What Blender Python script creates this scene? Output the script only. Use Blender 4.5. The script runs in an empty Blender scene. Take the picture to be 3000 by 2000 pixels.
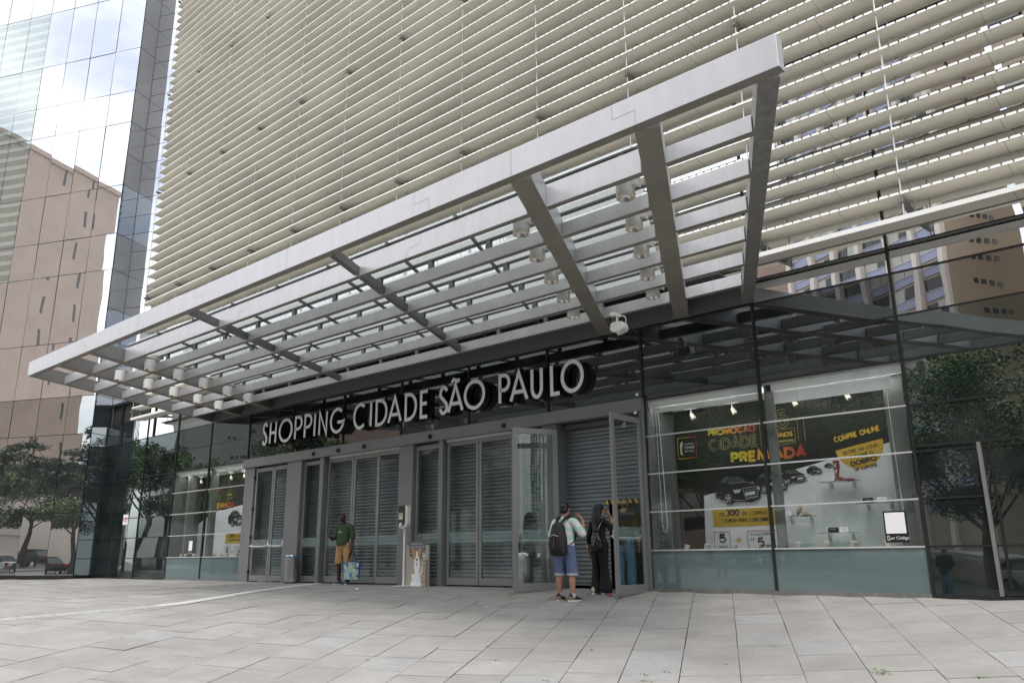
import bpy, bmesh, math, random
from mathutils import Vector, Matrix
import numpy as np
random.seed(7)
D2R = math.radians
scene = bpy.context.scene
COL = scene.collection

# ------------------------------------------------------------------ camera
cam_d = bpy.data.cameras.new('camera'); cam = bpy.data.objects.new('camera', cam_d); COL.objects.link(cam)
cam_d.sensor_width = 36.0; cam_d.lens = 28.31; cam_d.clip_start = 0.1; cam_d.clip_end = 3000
def cam_axes(yaw, pitch, roll):
    cy, sy = math.cos(yaw), math.sin(yaw); cp, sp = math.cos(pitch), math.sin(pitch)
    f = Vector((sy, cy, 0)); r = Vector((cy, -sy, 0)); u = Vector((0, 0, 1))
    f2 = f*cp + u*sp; u2 = u*cp - f*sp
    cr, sr = math.cos(roll), math.sin(roll)
    return r*cr + u2*sr, u2*cr - r*sr, f2
r3, u3, f3 = cam_axes(D2R(-41.39), D2R(15.05), D2R(-0.479))
m = Matrix((r3, u3, -f3)).transposed().to_4x4()
m.translation = Vector((0, -13, 0.585))
cam.matrix_world = m
scene.camera = cam

# ------------------------------------------------------------------ world, sun, exposure
SUN_EL, SUN_AZ = 66, 150            # azimuth clockwise from +Y
w = bpy.data.worlds.new('World'); scene.world = w; w.use_nodes = True
nt = w.node_tree; nt.nodes.clear()
def N(t, **k):
    n = nt.nodes.new(t)
    for a, v in k.items(): setattr(n, a, v)
    return n
out = N('ShaderNodeOutputWorld'); bg = N('ShaderNodeBackground'); bg.inputs[1].default_value = 1.0
sky = N('ShaderNodeTexSky', sky_type='NISHITA'); sky.sun_disc = False
sky.sun_elevation = D2R(SUN_EL); sky.sun_rotation = D2R(SUN_AZ); sky.dust_density = 2.0
sc = N('ShaderNodeVectorMath', operation='SCALE'); sc.inputs['Scale'].default_value = 0.11
tc = N('ShaderNodeTexCoord'); mp = N('ShaderNodeMapping'); mp.inputs['Scale'].default_value = (1, 1, 2.2)
nz = N('ShaderNodeTexNoise'); nz.inputs['Scale'].default_value = 2.6; nz.inputs['Detail'].default_value = 7; nz.inputs['Roughness'].default_value = .62
cr = N('ShaderNodeValToRGB'); cr.color_ramp.elements[0].position = .36; cr.color_ramp.elements[1].position = .56
cr.color_ramp.elements[0].color = (.35, .35, .35, 1)
nz2 = N('ShaderNodeTexNoise'); nz2.inputs['Scale'].default_value = 5.0; nz2.inputs['Detail'].default_value = 5
cc = N('ShaderNodeValToRGB'); cc.color_ramp.elements[0].position = .35; cc.color_ramp.elements[1].position = .65
cc.color_ramp.elements[0].color = (.78, .80, .86, 1); cc.color_ramp.elements[1].color = (1.12, 1.13, 1.15, 1)
mx = N('ShaderNodeMix', data_type='RGBA')
L = nt.links.new
L(tc.outputs['Generated'], mp.inputs[0]); L(mp.outputs[0], nz.inputs[0]); L(nz.outputs[0], cr.inputs[0])
L(mp.outputs[0], nz2.inputs[0]); L(nz2.outputs[0], cc.inputs[0])
L(sky.outputs[0], sc.inputs[0]); L(sc.outputs[0], mx.inputs[6]); L(cc.outputs[0], mx.inputs[7]); L(cr.outputs[0], mx.inputs[0])
L(mx.outputs[2], bg.inputs[0]); L(bg.outputs[0], out.inputs[0])
sd = bpy.data.lights.new('sun', 'SUN'); sd.energy = 1.4; sd.angle = D2R(14); sd.color = (1, .96, .9)
so = bpy.data.objects.new('sun', sd); COL.objects.link(so)
sv = Vector((math.sin(D2R(SUN_AZ))*math.cos(D2R(SUN_EL)), math.cos(D2R(SUN_AZ))*math.cos(D2R(SUN_EL)), math.sin(D2R(SUN_EL))))
so.rotation_euler = (-sv).to_track_quat('-Z', 'Y').to_euler()
so.location = (20, -40, 60)
scene.view_settings.view_transform = 'Standard'; scene.view_settings.look = 'None'
scene.view_settings.exposure = 1.1; scene.view_settings.gamma = 1.0
scene.render.engine = 'CYCLES'
try:
    scene.cycles.max_bounces = 10; scene.cycles.transparent_max_bounces = 16; scene.cycles.glossy_bounces = 5
    scene.cycles.caustics_reflective = False; scene.cycles.caustics_refractive = False
except Exception: pass

# ------------------------------------------------------------------ materials
MATS = {}
def newmat(name):
    m = bpy.data.materials.new(name); m.use_nodes = True; MATS[name] = m
    return m, m.node_tree, m.node_tree.nodes['Principled BSDF']
def mat(name, col, rough=.5, metal=0, var=0.0, vscale=3.0, bump=0, bscale=40, spec=.5, stain=0, stretch=None, coord='Object', emit=None, est=0):
    m, t, b = newmat(name)
    b.inputs['Base Color'].default_value = (*col, 1); b.inputs['Roughness'].default_value = rough
    b.inputs['Metallic'].default_value = metal; b.inputs['Specular IOR Level'].default_value = spec
    if emit: b.inputs['Emission Color'].default_value = (*emit, 1); b.inputs['Emission Strength'].default_value = est
    tcn = t.nodes.new('ShaderNodeTexCoord')
    if var or stain:
        n = t.nodes.new('ShaderNodeTexNoise'); n.inputs['Scale'].default_value = vscale; n.inputs['Detail'].default_value = 6
        n.inputs['Roughness'].default_value = .65
        if stretch:
            mp_ = t.nodes.new('ShaderNodeMapping'); mp_.inputs['Scale'].default_value = stretch; t.links.new(tcn.outputs[coord], mp_.inputs[0]); t.links.new(mp_.outputs[0], n.inputs[0])
        else: t.links.new(tcn.outputs[coord], n.inputs[0])
        r = t.nodes.new('ShaderNodeValToRGB')
        r.color_ramp.elements[0].position = .3; r.color_ramp.elements[1].position = .7
        r.color_ramp.elements[0].color = (*[c*(1-var) for c in col], 1); r.color_ramp.elements[1].color = (*[min(1, c*(1+var)) for c in col], 1)
        t.links.new(n.outputs[0], r.inputs[0]); t.links.new(r.outputs[0], b.inputs['Base Color'])
        rr = t.nodes.new('ShaderNodeMapRange'); rr.inputs[3].default_value = max(0, rough-.08); rr.inputs[4].default_value = min(1, rough+.12)
        t.links.new(n.outputs[0], rr.inputs[0]); t.links.new(rr.outputs[0], b.inputs['Roughness'])
    if bump:
        n = t.nodes.new('ShaderNodeTexNoise'); n.inputs['Scale'].default_value = bscale; n.inputs['Detail'].default_value = 4
        t.links.new(tcn.outputs[coord], n.inputs[0])
        bp = t.nodes.new('ShaderNodeBump'); bp.inputs['Strength'].default_value = bump; bp.inputs['Distance'].default_value = .01
        t.links.new(n.outputs[0], bp.inputs['Height']); t.links.new(bp.outputs[0], b.inputs['Normal'])
    return m
def glass(name, f0, tint=(1, 1, 1), base=(.01, .015, .015), clear=None, wavy=0.0, wscale=.35, rough=0.0, dust=.10, fins=None):
    """coated glass: a mirror layer by Fresnel over a dark or see-through body"""
    m = bpy.data.materials.new(name); m.use_nodes = True; MATS[name] = m; t = m.node_tree; t.nodes.clear()
    o = t.nodes.new('ShaderNodeOutputMaterial'); mxs = t.nodes.new('ShaderNodeMixShader')
    ge = t.nodes.new('ShaderNodeNewGeometry'); dt = t.nodes.new('ShaderNodeVectorMath'); dt.operation = 'DOT_PRODUCT'
    t.links.new(ge.outputs['Normal'], dt.inputs[0]); t.links.new(ge.outputs['Incoming'], dt.inputs[1])
    def mth(op, a, b=None):
        n = t.nodes.new('ShaderNodeMath'); n.operation = op
        for i, v in enumerate((a, b)):
            if v is None: continue
            if isinstance(v, (int, float)): n.inputs[i].default_value = v
            else: t.links.new(v, n.inputs[i])
        return n.outputs[0]
    om = mth('SUBTRACT', 1.0, mth('ABSOLUTE', dt.outputs['Value'])); p5 = mth('POWER', om, 5.0)
    frs = mth('ADD', mth('MULTIPLY', p5, 1-f0), f0)
    gl = t.nodes.new('ShaderNodeBsdfGlossy'); gl.inputs['Color'].default_value = (*tint, 1); gl.inputs['Roughness'].default_value = rough
    if clear: bd = t.nodes.new('ShaderNodeBsdfTransparent'); bd.inputs[0].default_value = (*clear, 1)
    else:
        bd = t.nodes.new('ShaderNodeBsdfDiffuse'); bd.inputs[0].default_value = (*base, 1)
        if fins:      # pale horizontal fins standing close behind the pane
            tc2 = t.nodes.new('ShaderNodeTexCoord'); wv = t.nodes.new('ShaderNodeTexWave'); wv.bands_direction = 'Z'; wv.inputs['Scale'].default_value = .7; wv.inputs['Distortion'].default_value = .3
            rp = t.nodes.new('ShaderNodeValToRGB'); rp.color_ramp.elements[0].position = .62; rp.color_ramp.elements[1].position = .74
            rp.color_ramp.elements[0].color = (*base, 1); rp.color_ramp.elements[1].color = (*fins, 1)
            t.links.new(tc2.outputs['Object'], wv.inputs[0]); t.links.new(wv.outputs[0], rp.inputs[0]); t.links.new(rp.outputs[0], bd.inputs[0])
    # dust film
    df = t.nodes.new('ShaderNodeBsdfDiffuse'); df.inputs[0].default_value = (.35, .36, .35, 1)
    n0 = t.nodes.new('ShaderNodeTexNoise'); n0.inputs['Scale'].default_value = 1.3; n0.inputs['Detail'].default_value = 8
    tcn = t.nodes.new('ShaderNodeTexCoord'); t.links.new(tcn.outputs['Object'], n0.inputs[0])
    mr = t.nodes.new('ShaderNodeMapRange'); mr.inputs[1].default_value = .45; mr.inputs[2].default_value = .8; mr.inputs[4].default_value = dust
    t.links.new(n0.outputs[0], mr.inputs[0])
    md = t.nodes.new('ShaderNodeMixShader'); t.links.new(mr.outputs[0], md.inputs[0]); t.links.new(bd.outputs[0], md.inputs[1]); t.links.new(df.outputs[0], md.inputs[2])
    t.links.new(frs, mxs.inputs[0]); t.links.new(md.outputs[0], mxs.inputs[1]); t.links.new(gl.outputs[0], mxs.inputs[2])
    t.links.new(mxs.outputs[0], o.inputs[0])
    if wavy:
        n = t.nodes.new('ShaderNodeTexNoise'); n.inputs['Scale'].default_value = wscale; n.inputs['Detail'].default_value = 1
        t.links.new(tcn.outputs['Object'], n.inputs[0])
        bp = t.nodes.new('ShaderNodeBump'); bp.inputs['Strength'].default_value = 1; bp.inputs['Distance'].default_value = wavy
        t.links.new(n.outputs[0], bp.inputs['Height']); t.links.new(bp.outputs[0], gl.inputs['Normal'])
    return m
M = MATS
glass('tower_mirror', .60, (.97, .98, 1.0), (.18, .178, .178), wavy=.0035, wscale=.4)
glass('tower_mirror_green', .38, (.90, .95, .94), (.12, .15, .14), wavy=.0035, wscale=.4, fins=(.29, .35, .33))
glass('facade_mirror', .76, (.93, .95, .96), (.012, .015, .016), wavy=.006, wscale=.6)
glass('facade_dark', .25, (.86, .95, .93), (.012, .017, .017), wavy=.006, wscale=.6)
glass('facade_reflective', .45, (.95, .96, .95), (.012, .015, .016), wavy=.006, wscale=.6)
glass('tower_low', .42, (.93,.96,.96), (.03,.035,.035), wavy=.003, wscale=.5)
glass('tower_side_low', .30, (.80,.86,.90), (.06,.075,.085), wavy=.004, wscale=.5)
glass('tower_side', .12, (.85,.88,.88), (.36,.345,.325), wavy=.004, wscale=.5)
glass('facade_black', .07, (.86, .95, .93), (.012, .017, .017), wavy=.004, wscale=.6)
glass('facade_low', .17, (.86, .95, .93), (.012, .017, .017), wavy=.006, wscale=.6)
glass('spandrel_black', .17, (.9, .95, .95), (.006, .008, .008), wavy=.004, wscale=.6)
glass('shop_glass', .085, (.9, 1, .97), clear=(.90, .94, .93), wavy=.003, wscale=.6, dust=.03)
glass('door_glass', .075, (.93, 1, .97), clear=(.86, .91, .90), wavy=.003, wscale=.6, dust=.04)
glass('frosted_panel', .07, (.9, 1, .98), (.13, .18, .185), wavy=.004)
m_ = bpy.data.materials.new('canopy_glass'); m_.use_nodes = True; MATS['canopy_glass'] = m_; t_ = m_.node_tree; t_.nodes.clear()
o_ = t_.nodes.new('ShaderNodeOutputMaterial'); x_ = t_.nodes.new('ShaderNodeMixShader'); x_.inputs[0].default_value = .5
a_ = t_.nodes.new('ShaderNodeBsdfTransparent'); a_.inputs[0].default_value = (.66, .70, .70, 1); b_ = t_.nodes.new('ShaderNodeBsdfTranslucent'); b_.inputs[0].default_value = (.40, .44, .45, 1)
t_.links.new(a_.outputs[0], x_.inputs[1]); t_.links.new(b_.outputs[0], x_.inputs[2]); t_.links.new(x_.outputs[0], o_.inputs[0])
glass('shelf_glass', .10, (1, 1, 1), clear=(.55, .70, .64))
mat('louvre_beige', (.84, .81, .725), .45, var=.06, vscale=.5, bump=.05, bscale=3)
mat('louvre_white', (.86, .86, .83), .4)
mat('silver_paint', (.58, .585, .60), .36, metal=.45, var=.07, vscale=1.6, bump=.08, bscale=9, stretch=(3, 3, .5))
mat('silver_beam', (.40, .395, .39), .42, metal=.35, var=.09, vscale=1.4, bump=.08, bscale=9, stretch=(3, 3, .5))  # darker copy of silver_paint, shade under the glass roof put into its colour
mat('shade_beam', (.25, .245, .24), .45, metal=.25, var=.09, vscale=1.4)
mat('dark_underside', (.185, .172, .15), .6, var=.25, vscale=1.3)
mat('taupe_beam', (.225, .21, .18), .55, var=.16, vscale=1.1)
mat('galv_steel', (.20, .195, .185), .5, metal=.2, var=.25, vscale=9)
mat('alu_frame', (.215, .22, .22), .42, metal=.3, var=.05, vscale=2)
mat('alu_light', (.27, .27, .27), .42, metal=.3, var=.05, vscale=2)
mat('dark_frame', (.018, .02, .021), .35)
mat('soffit_grey', (.12, .122, .12), .5, var=.08, vscale=.8)
mat('joint_grey', (.12, .125, .13), .5)
mat('transom_silver', (.62, .64, .64), .35, metal=.2)
mat('rod_steel', (.62, .62, .6), .3, metal=.6)
mat('dark_steel', (.05, .05, .05), .5)
mat('white_paint', (.78, .78, .75), .4)
mat('cream_lamp', (.74, .72, .62), .4)
mat('lamp_grey', (.66, .66, .64), .4, var=.04)
mat('lens_ring', (.70, .62, .45), .35)
mat('chrome', (.75, .75, .75), .18, metal=1)
mat('brushed_steel', (.62, .62, .62), .22, metal=1, var=.06, vscale=6)
mat('black_plastic', (.015, .015, .016), .35)
mat('letter_face', (.84, .85, .86), .45)
mat('letter_side', (.018, .009, .009), .4)
mat('interior_dark', (.02, .022, .024), .8)
mat('lamp_tube', (.9, .9, .88), .4, emit=(1, .98, .93), est=6.0)
mat('interior_white', (.75, .75, .73), .6)
mat('column_interior', (.15, .155, .15), .7)
mat('stripe_yellow', (.75, .50, .04), .5)
mat('rubber', (.02, .02, .02), .7)
mat('poster_black', (.012, .013, .012), .6)
mat('poster_white', (.88, .885, .92), .6, var=.03)
mat('poster_yellow', (.72, .46, .06), .6)
mat('poster_text', (.05, .045, .045), .6)
mat('poster_olive', (.50, .44, .16), .6)
mat('poster_red', (.50, .10, .09), .6)
mat('print_grey', (.16, .17, .17), .5)
mat('print_light', (.62, .63, .64), .4)
mat('chalk', (.87, .875, .88), .5)
def shutter_mat():
    m, t, b = newmat('shutter_steel')
    b.inputs['Base Color'].default_value = (.20, .215, .235, 1); b.inputs['Metallic'].default_value = .35; b.inputs['Roughness'].default_value = .42
    tcn = t.nodes.new('ShaderNodeTexCoord'); n = t.nodes.new('ShaderNodeTexNoise'); mp = t.nodes.new('ShaderNodeMapping')
    mp.inputs['Scale'].default_value = (1.2, 1, 9); n.inputs['Scale'].default_value = 1.5; n.inputs['Detail'].default_value = 5
    t.links.new(tcn.outputs['Object'], mp.inputs[0]); t.links.new(mp.outputs[0], n.inputs[0])
    r = t.nodes.new('ShaderNodeValToRGB'); r.color_ramp.elements[0].color = (.17, .19, .21, 1); r.color_ramp.elements[1].color = (.30, .33, .355, 1)
    t.links.new(n.outputs[0], r.inputs[0]); t.links.new(r.outputs[0], b.inputs['Base Color'])
shutter_mat()
def louvre_joints():
    m = MATS['louvre_beige']; t = m.node_tree; b = t.nodes['Principled BSDF']; src = b.inputs['Base Color'].links[0].from_socket
    tcn = t.nodes.new('ShaderNodeTexCoord'); sp = t.nodes.new('ShaderNodeSeparateXYZ'); t.links.new(tcn.outputs['Object'], sp.inputs[0])
    def mth(op, a, c=None):
        n = t.nodes.new('ShaderNodeMath'); n.operation = op
        for i, v in enumerate((a, c)):
            if v is None: continue
            if isinstance(v, (int, float)): n.inputs[i].default_value = v
            else: t.links.new(v, n.inputs[i])
        return n.outputs[0]
    fx = mth('FRACT', mth('DIVIDE', mth('ADD', sp.outputs['X'], 60.3), 2.35)); ln = mth('LESS_THAN', fx, .0045)
    nz_ = t.nodes.new('ShaderNodeTexNoise'); mp_ = t.nodes.new('ShaderNodeMapping'); mp_.inputs['Scale'].default_value = (.35, 2, 7); nz_.inputs['Scale'].default_value = 1; nz_.inputs['Detail'].default_value = 5
    t.links.new(tcn.outputs['Object'], mp_.inputs[0]); t.links.new(mp_.outputs[0], nz_.inputs[0])
    mr = t.nodes.new('ShaderNodeMapRange'); mr.inputs[1].default_value = .3; mr.inputs[2].default_value = .7; mr.inputs[3].default_value = .86; mr.inputs[4].default_value = 1.05; t.links.new(nz_.outputs[0], mr.inputs[0])
    f = mth('MULTIPLY', mr.outputs[0], mth('SUBTRACT', 1.0, mth('MULTIPLY', ln, .45)))
    v = t.nodes.new('ShaderNodeVectorMath'); v.operation = 'SCALE'; t.links.new(src, v.inputs[0]); t.links.new(f, v.inputs['Scale']); t.links.new(v.outputs[0], b.inputs['Base Color'])
louvre_joints()
def grad_mat():
    m, t, b = newmat('poster_gradient')
    g = t.nodes.new('ShaderNodeTexCoord'); s = t.nodes.new('ShaderNodeSeparateXYZ'); r = t.nodes.new('ShaderNodeValToRGB')
    r.color_ramp.elements[0].position = .1; r.color_ramp.elements[1].position = .95
    r.color_ramp.elements[0].color = (.62, .56, .05, 1); r.color_ramp.elements[1].color = (.42, .03, .04, 1)
    e = r.color_ramp.elements.new(.5); e.color = (.75, .30, .04, 1)
    t.links.new(g.outputs['Generated'], s.inputs[0]); t.links.new(s.outputs[0], r.inputs[0]); t.links.new(r.outputs[0], b.inputs['Base Color'])
    b.inputs['Roughness'].default_value = .6
grad_mat()
def paving_mat():
    m, t, b = newmat('paving')
    at = t.nodes.new('ShaderNodeAttribute'); at.attribute_name = 'tone'
    tcn = t.nodes.new('ShaderNodeTexCoord')
    n1 = t.nodes.new('ShaderNodeTexNoise'); n1.inputs['Scale'].default_value = 190; n1.inputs['Detail'].default_value = 3
    n2 = t.nodes.new('ShaderNodeTexNoise'); n2.inputs['Scale'].default_value = 1.4; n2.inputs['Detail'].default_value = 7; n2.inputs['Roughness'].default_value = .7
    n3 = t.nodes.new('ShaderNodeTexNoise'); n3.inputs['Scale'].default_value = 5; n3.inputs['Detail'].default_value = 3
    for n in (n1, n2, n3): t.links.new(tcn.outputs['Object'], n.inputs[0])
    r1 = t.nodes.new('ShaderNodeMapRange'); r1.inputs[1].default_value = .3; r1.inputs[2].default_value = .7; r1.inputs[3].default_value = .82; r1.inputs[4].default_value = 1.16
    r2 = t.nodes.new('ShaderNodeMapRange'); r2.inputs[1].default_value = .3; r2.inputs[2].default_value = .7; r2.inputs[3].default_value = .80; r2.inputs[4].default_value = 1.10
    r3_ = t.nodes.new('ShaderNodeMapRange'); r3_.inputs[1].default_value = .66; r3_.inputs[2].default_value = .78; r3_.inputs[3].default_value = 1.0; r3_.inputs[4].default_value = 1.22
    t.links.new(n1.outputs[0], r1.inputs[0]); t.links.new(n2.outputs[0], r2.inputs[0]); t.links.new(n3.outputs[0], r3_.inputs[0])
    m1 = t.nodes.new('ShaderNodeMath'); m1.operation = 'MULTIPLY'; m2 = t.nodes.new('ShaderNodeMath'); m2.operation = 'MULTIPLY'
    t.links.new(r1.outputs[0], m1.inputs[0]); t.links.new(r2.outputs[0], m1.inputs[1]); t.links.new(m1.outputs[0], m2.inputs[0]); t.links.new(r3_.outputs[0], m2.inputs[1])
    vo = t.nodes.new('ShaderNodeTexVoronoi'); vo.inputs['Scale'].default_value = 3.2; t.links.new(tcn.outputs['Object'], vo.inputs[0])
    g1 = t.nodes.new('ShaderNodeMapRange'); g1.inputs[1].default_value = .035; g1.inputs[2].default_value = .055; g1.inputs[3].default_value = .72; g1.inputs[4].default_value = 1.0; t.links.new(vo.outputs['Distance'], g1.inputs[0])
    m3 = t.nodes.new('ShaderNodeMath'); m3.operation = 'MULTIPLY'; t.links.new(m2.outputs[0], m3.inputs[0]); t.links.new(g1.outputs[0], m3.inputs[1]); m2 = m3
    v = t.nodes.new('ShaderNodeVectorMath'); v.operation = 'SCALE'
    t.links.new(at.outputs['Color'], v.inputs[0]); t.links.new(m2.outputs[0], v.inputs['Scale'])
    t.links.new(v.outputs[0], b.inputs['Base Color']); b.inputs['Roughness'].default_value = .72; b.inputs['Specular IOR Level'].default_value = .3
    bp = t.nodes.new('ShaderNodeBump'); bp.inputs['Strength'].default_value = .25; bp.inputs['Distance'].default_value = .004
    t.links.new(n1.outputs[0], bp.inputs['Height']); t.links.new(bp.outputs[0], b.inputs['Normal'])
paving_mat()
mat('joint_dirt', (.045, .036, .027), .9, var=.4, vscale=6)
mat('asphalt', (.055, .055, .058), .85, var=.15, vscale=2, bump=.3, bscale=60)
mat('sidewalk', (.30, .29, .28), .8, var=.12, vscale=1)
mat('kerb', (.36, .35, .33), .8)
mat('soil', (.16, .15, .13), .9, var=.15, vscale=.1)
mat('lane_paint', (.75, .75, .72), .6)
mat('tactile', (.52, .52, .50), .7, var=.1, vscale=5)
mat('bark', (.10, .075, .055), .9, var=.3, vscale=4, bump=.6, bscale=9)
def leaf_mat(name, a, b_):
    m, t, b = newmat(name)
    oi = t.nodes.new('ShaderNodeAttribute'); oi.attribute_name = 'tone'
    r = t.nodes.new('ShaderNodeValToRGB'); r.color_ramp.elements[0].color = (*a, 1); r.color_ramp.elements[1].color = (*b_, 1)
    t.links.new(oi.outputs['Fac'], r.inputs[0]); t.links.new(r.outputs[0], b.inputs['Base Color'])
    b.inputs['Roughness'].default_value = .6
leaf_mat('leaf_dark', (.035, .07, .02), (.16, .26, .055))
leaf_mat('leaf_bright', (.04, .085, .018), (.15, .24, .05))
leaf_mat('leaf_grey', (.04, .06, .035), (.12, .15, .09))

m_, t_, b_ = newmat('strip_film'); b_.inputs['Base Color'].default_value = (.40, .52, .52, 1); b_.inputs['Roughness'].default_value = .6; b_.inputs['Alpha'].default_value = .38
# ------------------------------------------------------------------ mesh helpers
FLIP = False
class MB:
    def __init__(s): s.v = []; s.f = []; s.tone = None
    def add(s, vs, fs):
        k = len(s.v); s.v += [tuple(p) for p in vs]; s.f += [tuple(i+k for i in f) for f in fs]
    def box(s, x0, x1, y0, y1, z0, z1):
        s.add([(x0,y0,z0),(x1,y0,z0),(x1,y1,z0),(x0,y1,z0),(x0,y0,z1),(x1,y0,z1),(x1,y1,z1),(x0,y1,z1)],
              [(0,3,2,1),(4,5,6,7),(0,1,5,4),(1,2,6,5),(2,3,7,6),(3,0,4,7)])
        return s
    def beam(s, a, b, wd, z0, z1):
        """box between plan points a and b (its centre line), width wd, from z0 to z1 (each may be a pair for a slope)"""
        a = Vector(a); b = Vector(b); d = (b-a).normalized(); n = Vector((-d.y, d.x))*wd/2
        za = z0 if isinstance(z0, tuple) else (z0, z0); zb = z1 if isinstance(z1, tuple) else (z1, z1)
        P = [a-n, b-n, b+n, a+n]; Z0 = [za[0], za[1], za[1], za[0]]; Z1 = [zb[0], zb[1], zb[1], zb[0]]
        s.add([(p.x, p.y, z) for p, z in zip(P, Z0)]+[(p.x, p.y, z) for p, z in zip(P, Z1)],
              [(0,3,2,1),(4,5,6,7),(0,1,5,4),(1,2,6,5),(2,3,7,6),(3,0,4,7)])
        return s
    def quad(s, a, b, c, d): s.add([a, b, c, d], [(0,1,2,3)]); return s
    def prism(s, pts, y0, y1):
        """polygon of (x,z) points between y0 (front) and y1"""
        n = len(pts)
        s.add([(x, y0, z) for x, z in pts]+[(x, y1, z) for x, z in pts],
              [tuple(range(n)), tuple(range(2*n-1, n-1, -1))]+[(i, i+n, (i+1) % n+n, (i+1) % n) for i in range(n)])
        return s
    def tube(s, path, rad, n=8, cap=True):
        path = [Vector(p) for p in path]; rads = rad if isinstance(rad, (list, tuple)) else [rad]*len(path)
        k = len(s.v); prev = None
        for i, p in enumerate(path):
            d = (path[min(i+1, len(path)-1)]-path[max(i-1, 0)])
            d = d.normalized() if d.length > 1e-9 else Vector((0, 0, 1))
            if prev is None:
                r = Vector((1, 0, 0)) if abs(d.x) < .9 else Vector((0, 1, 0))
                a = d.cross(r).normalized()
            else: a = (prev-d*prev.dot(d)).normalized()
            prev = a; b = d.cross(a)
            for j in range(n):
                t = 2*math.pi*j/n; q = p+(a*math.cos(t)+b*math.sin(t))*rads[i]; s.v.append(tuple(q))
        for i in range(len(path)-1):
            for j in range(n):
                a0 = k+i*n+j; a1 = k+i*n+(j+1) % n; s.f.append((a0, a1, a1+n, a0+n))
        if cap:
            s.f.append(tuple(k+j for j in range(n-1, -1, -1))); e = k+(len(path)-1)*n; s.f.append(tuple(e+j for j in range(n)))
        return s
    def lathe(s, prof, cx=0, cy=0, n=24, ax='z', cap=True):
        k = len(s.v)
        for r, z in prof:
            for j in range(n):
                t = 2*math.pi*j/n; c, q = math.cos(t)*r, math.sin(t)*r
                s.v.append((cx+c, cy+q, z) if ax == 'z' else (cx+c, z, cy+q) if ax == 'y' else (z, cx+c, cy+q))
        for i in range(len(prof)-1):
            for j in range(n):
                a0 = k+i*n+j; a1 = k+i*n+(j+1) % n; s.f.append((a0, a1, a1+n, a0+n))
        if cap:
            s.f.append(tuple(k+j for j in range(n-1, -1, -1))); e = k+(len(prof)-1)*n; s.f.append(tuple(e+j for j in range(n)))
        return s
    def build(s, name, m, parent=None, smooth=False, world=True, bevel=0, loc=None):
        me = bpy.data.meshes.new(name)
        off = Vector((0, 0, 0))
        if FLIP and not world: s.v = [(-x, y, z) for x, y, z in s.v]
        if parent is not None and world:
            r = parent
            while r.parent: r = r.parent
            off = Vector(r.location)
        if loc: off = Vector(loc)
        vs = [(x-off.x, y-off.y, z-off.z) for x, y, z in s.v]
        me.from_pydata(vs, [], s.f); me.validate(); me.update()
        if m: me.materials.append(MATS[m] if isinstance(m, str) else m)
        if smooth:
            for p in me.polygons: p.use_smooth = True
            try: me.set_sharp_from_angle(angle=D2R(40))
            except Exception: pass
        o = bpy.data.objects.new(name, me); COL.objects.link(o)
        if loc: o.location = loc
        if parent is not None: o.parent = parent
        bm = bmesh.new(); bm.from_mesh(me); bmesh.ops.recalc_face_normals(bm, faces=bm.faces); bm.to_mesh(me); bm.free()
        if s.tone is not None:
            at = me.attributes.new('tone', 'FLOAT_COLOR', 'FACE')
            for i, c in enumerate(s.tone): at.data[i].color = c
        if bevel:
            bv = o.modifiers.new('bevel', 'BEVEL'); bv.width = bevel; bv.segments = 2; bv.limit_method = 'ANGLE'
        return o
def tag(o, label=None, cat=None, group=None, kind=None):
    if label: o['label'] = label
    if cat: o['category'] = cat
    if group: o['group'] = group
    if kind: o['kind'] = kind
    return o
def thing(name, label, cat, loc=(0, 0, 0), rz=0, group=None):
    o = bpy.data.objects.new(name, None); COL.objects.link(o); o.location = loc; o.rotation_euler = (0, 0, rz)
    o.empty_display_size = .2
    return tag(o, label, cat, group)
def kids(o): return [c for c in bpy.data.objects if c.parent == o]
def dup(root, loc, rz=0, label=None, group=None, scale=None):
    r = root.copy(); COL.objects.link(r); r.location = loc; r.rotation_euler = (0, 0, rz)
    if scale: r.scale = (scale,)*3
    if label: r['label'] = label
    if group: r['group'] = group
    for ch in kids(root):
        c = ch.copy(); COL.objects.link(c); c.parent = r
        for g in kids(ch):
            e = g.copy(); COL.objects.link(e); e.parent = c
    return r

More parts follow.
